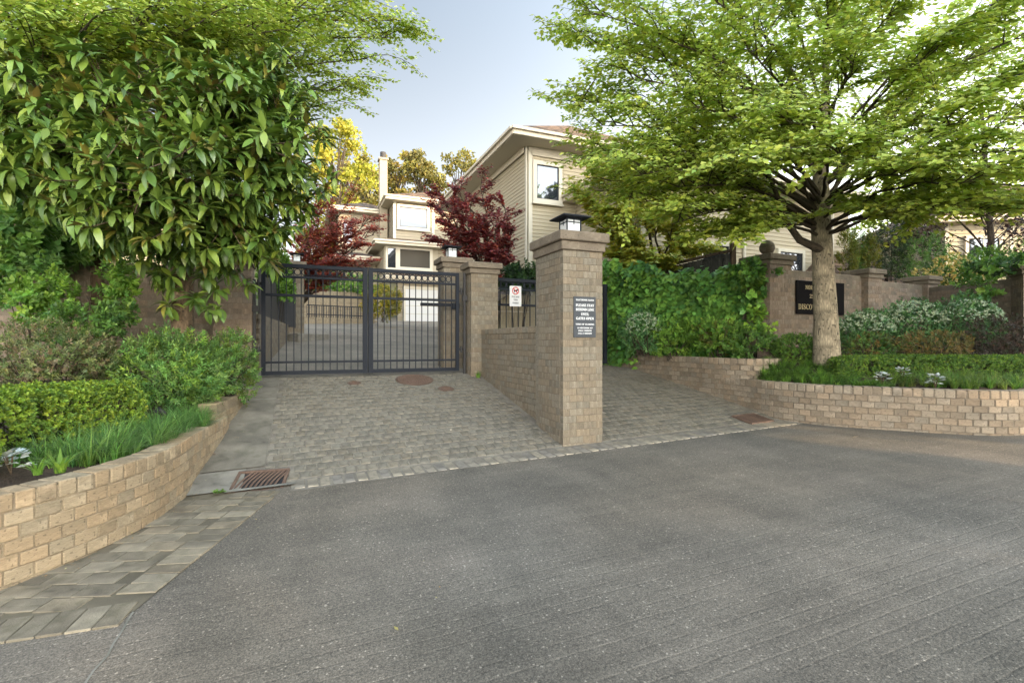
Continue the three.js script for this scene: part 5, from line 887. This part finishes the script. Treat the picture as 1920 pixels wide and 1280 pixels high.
// right bed
const rhodo = [[0.1, 0.216, 0.072], [0.134, 0.27, 0.09], [0.082, 0.18, 0.064]], paleTip = [[0.429, 0.494, 0.351], [0.338, 0.429, 0.273]];
function whiteTipped(label, cs) { shrub('white_tipped_shrub', label, 'shrub', (F) => { for (const [u, v, d, rx, ry, n] of cs) { const q = P(u, v, d); mound(F, q, [rx, ry, rx * 0.7], n, 0.075, 0.03, rhodo, { rough: 0.3, inner: 0.4 }); for (let k = 0; k < n / 14; k++) { const dd = rdir(); dd.y = Math.abs(dd.y) * 0.8 + 0.1; const p = V(q.x + dd.x * rx, q.y + dd.y * ry * 1.05, q.z + Math.abs(dd.z) * rx * 0.7); for (let j = 0; j < 4; j++) F.add(p, rdir().add(V(0, 0.8, 0)).normalize(), rdir().add(V(0, 1, 0.3)).normalize(), 0.05, 0.028, jc(pick(paleTip), 0.12)); } } }, glossLeaf, { n: 18, c: P(cs[0][0], cs[0][1], cs[0][2]), r: 0.5, y: 1.2 }, 'white-tipped shrubs'); }
whiteTipped('white-tipped shrub just right of the katsura trunk', [[1620, 625, 9.9, 0.55, 0.45, 3400]]); whiteTipped('broad white-tipped shrub in the middle of the right bed', [[1710, 612, 10.0, 0.62, 0.52, 4200]]); whiteTipped('white-tipped shrub near the far right pier', [[1815, 608, 9.7, 0.6, 0.50, 3800]]);
whiteTipped('white-flecked shrub in the upper planter beside the pillar', [[1205, 625, 10.4, 0.36, 0.45, 2200]]);
const azo = [[0.14, 0.14, 0.042], [0.224, 0.168, 0.042], [0.112, 0.126, 0.042], [0.28, 0.182, 0.049]], azr = [[0.078, 0.058, 0.039], [0.111, 0.065, 0.046], [0.065, 0.078, 0.033]];
shrub('azalea', 'olive azalea behind the hedge next to the katsura', 'shrub', (F) => mound(F, P(1640, 655, 9.0), [0.55, 0.26, 0.4], 5000, 0.036, 0.016, [...azo, ...midG], { rough: 0.35 }), softLeaf, { n: 14, c: P(1640, 660, 9), r: 0.4, y: 1.15 }, 'azaleas of the right bed');
shrub('azalea', 'orange-tinged azalea in the middle of the right bed', 'shrub', (F) => mound(F, P(1755, 650, 8.7), [0.60, 0.28, 0.4], 6000, 0.036, 0.016, [[0.28, 0.19, 0.06], [0.22, 0.18, 0.05], [0.16, 0.17, 0.045]], { rough: 0.35 }), softLeaf, { n: 14, c: P(1755, 655, 8.7), r: 0.4, y: 1.15 }, 'azaleas of the right bed');
shrub('azalea', 'dark reddish azalea at the right edge of the bed', 'shrub', (F) => mound(F, P(1880, 635, 8.9), [0.62, 0.40, 0.45], 6500, 0.038, 0.016, azr, { rough: 0.35 }), softLeaf, { n: 14, c: P(1880, 640, 8.9), r: 0.4, y: 1.15 }, 'azaleas of the right bed');
const rh = thing('boxwood_hedge', 'long low clipped hedge in the right planter', 'hedge', [0, 0, 0], 0, 'clipped hedges');
{ const F = new Leaves(), hc = [[0.192, 0.32, 0.04], [0.24, 0.368, 0.045], [0.128, 0.24, 0.035], [0.096, 0.192, 0.032]]; clipped(F, [9.0, -8.1], [5.35, -8.25], 0.5, 0.92, 1.255, 46000, 0.028, 0.02, hc); stuff(addSoft(rh, 'foliage', F, softLeaf)); part('branches', hedgeStems([9.0, -8.1], [5.35, -8.25], 0.4, 0.85, 1.18), M.darkBark, rh); }
shrub('round_boxwood', 'rounded boxwood left of the katsura trunk', 'shrub', (F) => mound(F, P(1493, 656, 9.0), [0.42, 0.30, 0.36], 9000, 0.030, 0.02, [[0.15, 0.28, 0.04], [0.20, 0.34, 0.045], [0.10, 0.20, 0.03]], { rough: 0.15, inner: 0.6, gap: 0.25 }), softLeaf, { n: 10, c: P(1493, 660, 9), r: 0.25, y: 1.0 });
grassBed('bed_grass', 'low green ground cover under the katsura', [[4.55, 0.93, -8.35, 0.24], [4.85, 0.90, -8.05, 0.24], [5.1, 0.88, -7.85, 0.26], [5.35, 0.90, -7.75, 0.26], [4.75, 0.95, -8.5, 0.25], [5.55, 0.86, -7.55, 0.2], [5.05, 0.98, -8.3, 0.3], [5.45, 1.0, -8.15, 0.3], [4.6, 1.0, -8.7, 0.25], [4.9, 1.02, -8.6, 0.3], [4.45, 0.95, -8.55, 0.2], [5.25, 1.03, -8.5, 0.3]], 8200, 0.15, [[0.10, 0.19, 0.03], [0.13, 0.23, 0.035], [0.07, 0.14, 0.025]].map((q) => q.map((v) => v * 1.5)), 0.012, soilRight);
grassBed('bed_grass', 'grassy tufts before the right hedge', [[6.0, 0.88, -7.65, 0.2], [6.35, 0.86, -7.4, 0.22], [6.75, 0.86, -7.3, 0.25], [7.15, 0.86, -7.35, 0.25], [6.55, 0.9, -7.7, 0.25], [6.95, 0.9, -7.7, 0.28], [7.4, 0.9, -7.6, 0.3], [7.8, 0.9, -7.7, 0.3]], 4200, 0.2, [[0.10, 0.19, 0.03], [0.14, 0.22, 0.035], [0.07, 0.15, 0.03], [0.16, 0.2, 0.05]].map((q) => q.map((v) => v * 1.5)), 0.010, soilRight);
for (const [u, v, d, l, cols] of [[1262, 632, 10.3, 'green perennial clump in the upper planter, left of two', freshG], [1345, 630, 9.7, 'yellow-green perennial clump in the upper planter, right of two', [...freshG, [0.17, 0.17, 0.03]]], [1410, 648, 9.4, 'low leafy clump at the foot of the ivy-clad pier', midG]]) shrub('perennial_clump', l, 'plant', (F) => mound(F, P(u, v, d), [0.48, 0.38, 0.34], 2600, 0.06, 0.032, cols, { rough: 0.4, inner: 0.3 }), softLeaf, { n: 12, c: P(u, v, d), r: 0.3, y: 1.1 }, 'plants of the upper planter');
{ const [x, z] = fr(-0.02, 3.36), t = thing('weed_tuft', 'bright weed tuft at the foot of the gate pier', 'plant', [x, H(x, z) + 0.01, z]), F = new Leaves(); for (let k = 0; k < 70; k++) { const a = rr(0, 6.28); F.blade(V(gauss() * 0.03, 0, gauss() * 0.03), V(Math.cos(a), 0, Math.sin(a)), 1, rr(0.06, 0.17), 0.012, jc(pick(freshG)), rr(0.3, 0.9)); } part('blades', F.geo(), softLeaf, t); }
{ const [x, z] = fr(-3.84, -0.17), t = thing('weed_tuft', 'small weed growing by the drain apron', 'plant', [x, H(x, z) + 0.02, z]), F = new Leaves(); for (let k = 0; k < 60; k++) { const a = rr(0, 6.28); F.add(V(gauss() * 0.04, rr(0, 0.03), gauss() * 0.04), V(Math.cos(a), 0.5, Math.sin(a)).normalize(), V(0, 1, 0), 0.035, 0.018, jc(pick(freshG))); } part('blades', F.geo(), softLeaf, t); }
{ const t = thing('leaf_litter', 'tiny dry leaf scraps gathered along kerbs and wall feet', 'leaf litter'), F = new Leaves(); t.userData.kind = 'stuff';
  const lines = [[[-3.0, -3.0], [-2.88, -4.1], 0.10], [[-2.95, -4.2], [-3.2, -5.2], 0.08], [fr(-3.85, 0.6), fr(-3.75, 3.5), 0.05], [fr(0.0, 1.0), fr(0.0, 3.3), 0.06], [[4.42, -7.5], [5.3, -6.92], 0.08], [[5.3, -6.92], [6.4, -6.45], 0.10], [[-1.5, -3.2], [3.5, -5.0], 1.2], [fr(-3, 0.6), fr(-0.5, 3), 0.9], [fr(1, 0.6), fr(3.6, 2.6), 0.8]];
  for (const [p, q, w] of lines) for (let k = 0; k < (w > 0.5 ? 26 : 46); k++) { const f = rnd(), x = lerp(p[0], q[0], f) + gauss() * w, z = lerp(p[1], q[1], f) + gauss() * w, a = rr(0, 6.28); F.add(V(x, H(x, z) + 0.02, z), V(Math.cos(a), 0.1, Math.sin(a)).normalize(), V(gauss() * 0.3, 1, gauss() * 0.3).normalize(), rr(0.008, 0.022), rr(0.005, 0.012), jc(pick([[0.30, 0.20, 0.10], [0.22, 0.15, 0.08], [0.36, 0.30, 0.14], [0.16, 0.12, 0.07]])), 0.4, -0.2); }
  stuff(part('scraps', F.geo(), duskyLeaf, t)); }
// ivy over its wall, each clump of leaves hanging from the last
{
  const t = thing('ivy_wall', 'wall thickly overgrown with dark green ivy right of the pillar', 'ivy'), F = new Leaves(), w0 = V(5.1, 0, -10.1), w1 = P(1128, 600, 12.2); w1.y = 0;
  const L = Math.hypot(w1.x - w0.x, w1.z - w0.z), ry = Math.atan2(-(w1.z - w0.z), w1.x - w0.x), nrm = V((w1.z - w0.z) / L, 0, -(w1.x - w0.x) / L); if (nrm.z < 0) nrm.negate();
  part('backing_wall', boxG(L, 1.9, 0.2), M.capstone, t, [(w0.x + w1.x) / 2, 2.0, (w0.z + w1.z) / 2], [0, ry, 0]);
  const iv = [[0.091, 0.214, 0.041], [0.133, 0.286, 0.053], [0.072, 0.163, 0.037], [0.184, 0.347, 0.061]];
  for (let k = 0; k < 1050; k++) {
    const s = rr(0.10, 1.03), hgt = lerp(2.95, 3.3, sm(clamp((s - 0.45) / 0.55, 0, 1))), y = rr(1.15, hgt + 0.05 + 0.3 * fbm(s * 9, 4, 0, 2)), bul = 0.12 + 0.55 * Math.max(0, fbm(s * 7 + 3, y * 1.9, 0, 3) - 0.28) * (y > 1.8 ? 1 : 0.7), dp = bul * (1 - rnd() * rnd() * 0.6) + 0.05;
    const p = V(lerp(w0.x, w1.x, s), y, lerp(w0.z, w1.z, s)).addScaledVector(nrm, dp); if (n3(p.x * 2.6, p.y * 2.6, p.z * 2.6) < 0.36) continue;
    const tint = jc(pick(iv), 0.22), m = Math.round(rr(7, 13)), hang = rr(0.15, 0.4), sx = gauss() * 0.12;
    for (let j = 0; j < m; j++) { const h = j / m; F.add(p.clone().add(V(sx * h + gauss() * 0.07, -hang * h + gauss() * 0.04, gauss() * 0.05)).addScaledVector(nrm, 0.10 * Math.sin(h * 2.6)), V(gauss() * 0.7, -0.55 + gauss() * 0.4, gauss() * 0.5).addScaledVector(nrm, 0.6).normalize(), nrm.clone().multiplyScalar(0.8).add(V(gauss() * 0.4, 0.9 + gauss() * 0.3, gauss() * 0.4)).normalize(), rr(0.10, 0.16), rr(0.09, 0.14), jc(tint, 0.12)); }
  }
  mound(F, V(4.9, 2.92, -9.95), [0.48, 0.14, 0.36], 800, 0.11, 0.095, iv, { rough: 0.4, inner: 0.3 }); mound(F, V(4.72, 2.55, -9.85), [0.26, 0.5, 0.16], 700, 0.11, 0.095, [...iv, [0.12, 0.20, 0.03]], { rough: 0.5 }); mound(F, V(4.85, 1.85, -9.74), [0.2, 0.3, 0.10], 240, 0.10, 0.09, freshG, { rough: 0.5 });
  stuff(addSoft(t, 'foliage', F, glossLeaf));
  const st = []; for (let k = 0; k < 14; k++) { const s = rr(0.05, 0.95), p = V(lerp(w0.x, w1.x, s), 1.1, lerp(w0.z, w1.z, s)).addScaledVector(nrm, 0.13); st.push(tube([p, p.clone().add(V(gauss() * 0.1, 0.9, 0)), p.clone().add(V(gauss() * 0.3, 1.8, 0))], 0.02, 0.008, 5)); } part('stems', mergeGeometries(st), M.darkBark, t);
}
{ const t = thing('wall_vine', 'leafy vine over the pier at the right edge', 'vine'), F = new Leaves(); mound(F, V(10.3, 3.06, -10.2), [0.8, 0.16, 0.35], 1200, 0.10, 0.085, [...midG, ...darkG], { rough: 0.4 }); mound(F, V(9.95, 2.6, -10.7), [0.3, 0.45, 0.3], 600, 0.09, 0.08, midG, { rough: 0.5 }); stuff(addSoft(t, 'foliage', F, softLeaf)); part('stems', mergeGeometries([tube([V(10.5, 1.2, -9.72), V(10.4, 2.2, -9.72), V(10.2, 3.0, -9.75)], 0.02, 0.01, 5)]), M.darkBark, t); }
// planting behind the right garden wall
for (const [u, v, d, rx, ry, l, cols, n] of [[1590, 478, 14.0, 0.28, 0.9, 'golden columnar conifer directly right of the katsura trunk', [[0.24, 0.25, 0.03], [0.20, 0.22, 0.03]], 2600], [1612, 480, 14.2, 0.30, 1.0, 'green columnar conifer between two golden ones', midG, 2600], [1632, 482, 14.0, 0.24, 0.85, 'narrow golden conifer above the short pier', [[0.26, 0.26, 0.03], [0.20, 0.22, 0.03]], 2200], [1670, 455, 14.4, 0.5, 1.35, 'tall grey-green conifer behind the garden wall', [[0.07, 0.12, 0.05], [0.09, 0.13, 0.06], [0.05, 0.09, 0.04]], 4200], [1725, 485, 14.2, 0.75, 0.75, 'broad dark shrub behind the garden wall', midG, 4200], [1840, 500, 13.0, 0.5, 0.5, 'feathery bright-green shrub behind the right wall', freshG, 2600], [1900, 490, 12.6, 0.7, 0.5, 'bright shrub above the vine at the right edge', [...freshG, ...midG], 2600]]) shrub('backdrop_shrub', l, 'shrub', (F) => mound(F, P(u, v, d), [rx, ry, rx], n, 0.075, 0.028, cols, { rough: 0.25, inner: 0.3, up: 1 }), softLeaf, { n: 6, c: P(u, v, d), r: rx * 0.3, y: 1.5 }, 'planting behind the right garden wall');
shrub('yellow_rhododendron', 'shrub with clusters of pale yellow flowers behind the right garden wall', 'shrub', (F) => { mound(F, P(1790, 512, 12.9), [0.72, 0.42, 0.4], 2200, 0.08, 0.04, midG, { rough: 0.4 }); for (const [u, v] of [[1765, 490], [1775, 505], [1790, 482], [1800, 515], [1815, 498], [1725, 512], [1780, 525], [1830, 520], [1755, 508], [1805, 490]]) { const q = P(u, v, 12.5); for (let k = 0; k < 60; k++) { const d = rdir(); F.add(V(q.x + d.x * 0.12, q.y + d.y * 0.10, q.z + d.z * 0.12), d, rdir(), 0.07, 0.055, jc([0.62, 0.50, 0.17], 0.12)); } } }, softLeaf, { n: 6, c: P(1790, 520, 12.9), r: 0.3, y: 1.5 });
// planting inside the gate
shrub('golden_shrub', 'bright golden shrub before the garage inside the gate', 'shrub', (F) => { mound(F, P(718, 566, 21), [0.85, 0.75, 0.7], 5000, 0.085, 0.05, [[0.40, 0.34, 0.03], [0.46, 0.40, 0.04], [0.25, 0.26, 0.03]], { rough: 0.4 }); }, softLeaf, { n: 8, c: P(718, 575, 21), r: 0.4, y: 2.3 });
shrub('inner_shrub', 'green bushes on top of the retaining wall inside the gate', 'shrub', (F) => { for (const u of [585, 615, 648, 680]) mound(F, P(u, 532, 23), [0.8, 0.55, 0.6], 1800, 0.10, 0.06, [...freshG, ...midG], { rough: 0.4 }); }, softLeaf, { n: 8, c: P(630, 535, 23), r: 0.8, y: 3.4 });
shrub('inner_shrub', 'bright-leaved shrub behind the left leaf of the gate', 'shrub', (F) => { mound(F, P(515, 505, 13), [0.42, 0.55, 0.5], 2600, 0.11, 0.06, [[0.18, 0.26, 0.03], ...freshG], { rough: 0.4 }); mound(F, P(520, 540, 13), [0.45, 0.4, 0.5], 1800, 0.11, 0.06, freshG, { rough: 0.4 }); }, softLeaf, { n: 8, c: P(515, 540, 13), r: 0.3, y: 1.2 });
shrub('inner_shrub', 'dark bushes behind the exit gate', 'shrub', (F) => { for (const u of [950, 980, 1005]) mound(F, P(u, 520, 14.5), [0.6, 0.4, 0.5], 1500, 0.10, 0.06, darkG, { rough: 0.4 }); }, softLeaf, { n: 8, c: P(975, 530, 14.5), r: 0.5, y: 1.3 });
{ const a = P(938, 555, 15.2), b = P(1010, 555, 15.6), t = thing('pale_fence', 'pale board fence seen through the exit gate', 'fence'); for (let k = 0; k < 14; k++) { const f = (k + 0.5) / 14; part('board', boxG(a.distanceTo(b) / 14 - 0.02, 1.9, 0.03), M.siding, t, [lerp(a.x, b.x, f), 2.0, lerp(a.z, b.z, f)], [0, 0.1, 0]); } }

// ================================================================ added out of view to the right: tall trees that block the low sun
{
  const cols = [[0.05, 0.09, 0.025], [0.06, 0.11, 0.03]], w = new Leaves();
  // x, z, height, crown radius, crown base; one crown is raised to let the low sun through onto the right planter and the road
  const row = [[22, -8.8, 11.9, 2.3, 1.6], [22.4, -4.6, 13.2, 2.4, 1.6], [21.8, -0.6, 14.3, 2.3, 1.6], [22.2, 4.8, 14.4, 2.5, 5.15], [22, 9.3, 14.6, 2.4, 1.6], [22.3, 13.4, 15, 2.5, 1.6], [21.8, 17.6, 15, 2.5, 1.6], [22, 21.8, 15, 2.5, 1.6], [22.1, 25.6, 15, 2.5, 1.6]];
  row.forEach(([x, z, h, r, cb], i) => {
    const t = thing('added_shade_tree', '', 'tree', [x, yRoad(x, z), z], 0, 'added trees blocking the low sun'), F = new Leaves();
    t.userData.label = 'tall dense unseen tree added right of the view to block the low sun';
    part('trunk', tube([V(0, -0.3, 0), V(0.1, 3, 0), V(0, h * 0.9, 0)], 0.38, 0.08, 10), M.darkBark, t);
    for (let k = 0; k < 5200; k++) { const hh = Math.pow(rnd(), 0.85), y = lerp(cb, h, hh), e = r * (hh < 0.85 ? 1 : Math.sqrt(Math.max(0, 1 - ((hh - 0.85) / 0.15) ** 2)) * 0.9 + 0.1), a = rr(0, 6.28), q = Math.sqrt(rnd()) * e; F.add(V(Math.cos(a) * q, y, Math.sin(a) * q), rdir(), rdir(), 0.55, 0.42, jc(pick(cols))); }
    stuff(addSoft(t, 'crown', F, duskyLeaf));
  });
}
scene.traverse((o) => { if (o.isMesh) { o.castShadow = true; o.receiveShadow = true; } });
renderer.render(scene, camera);
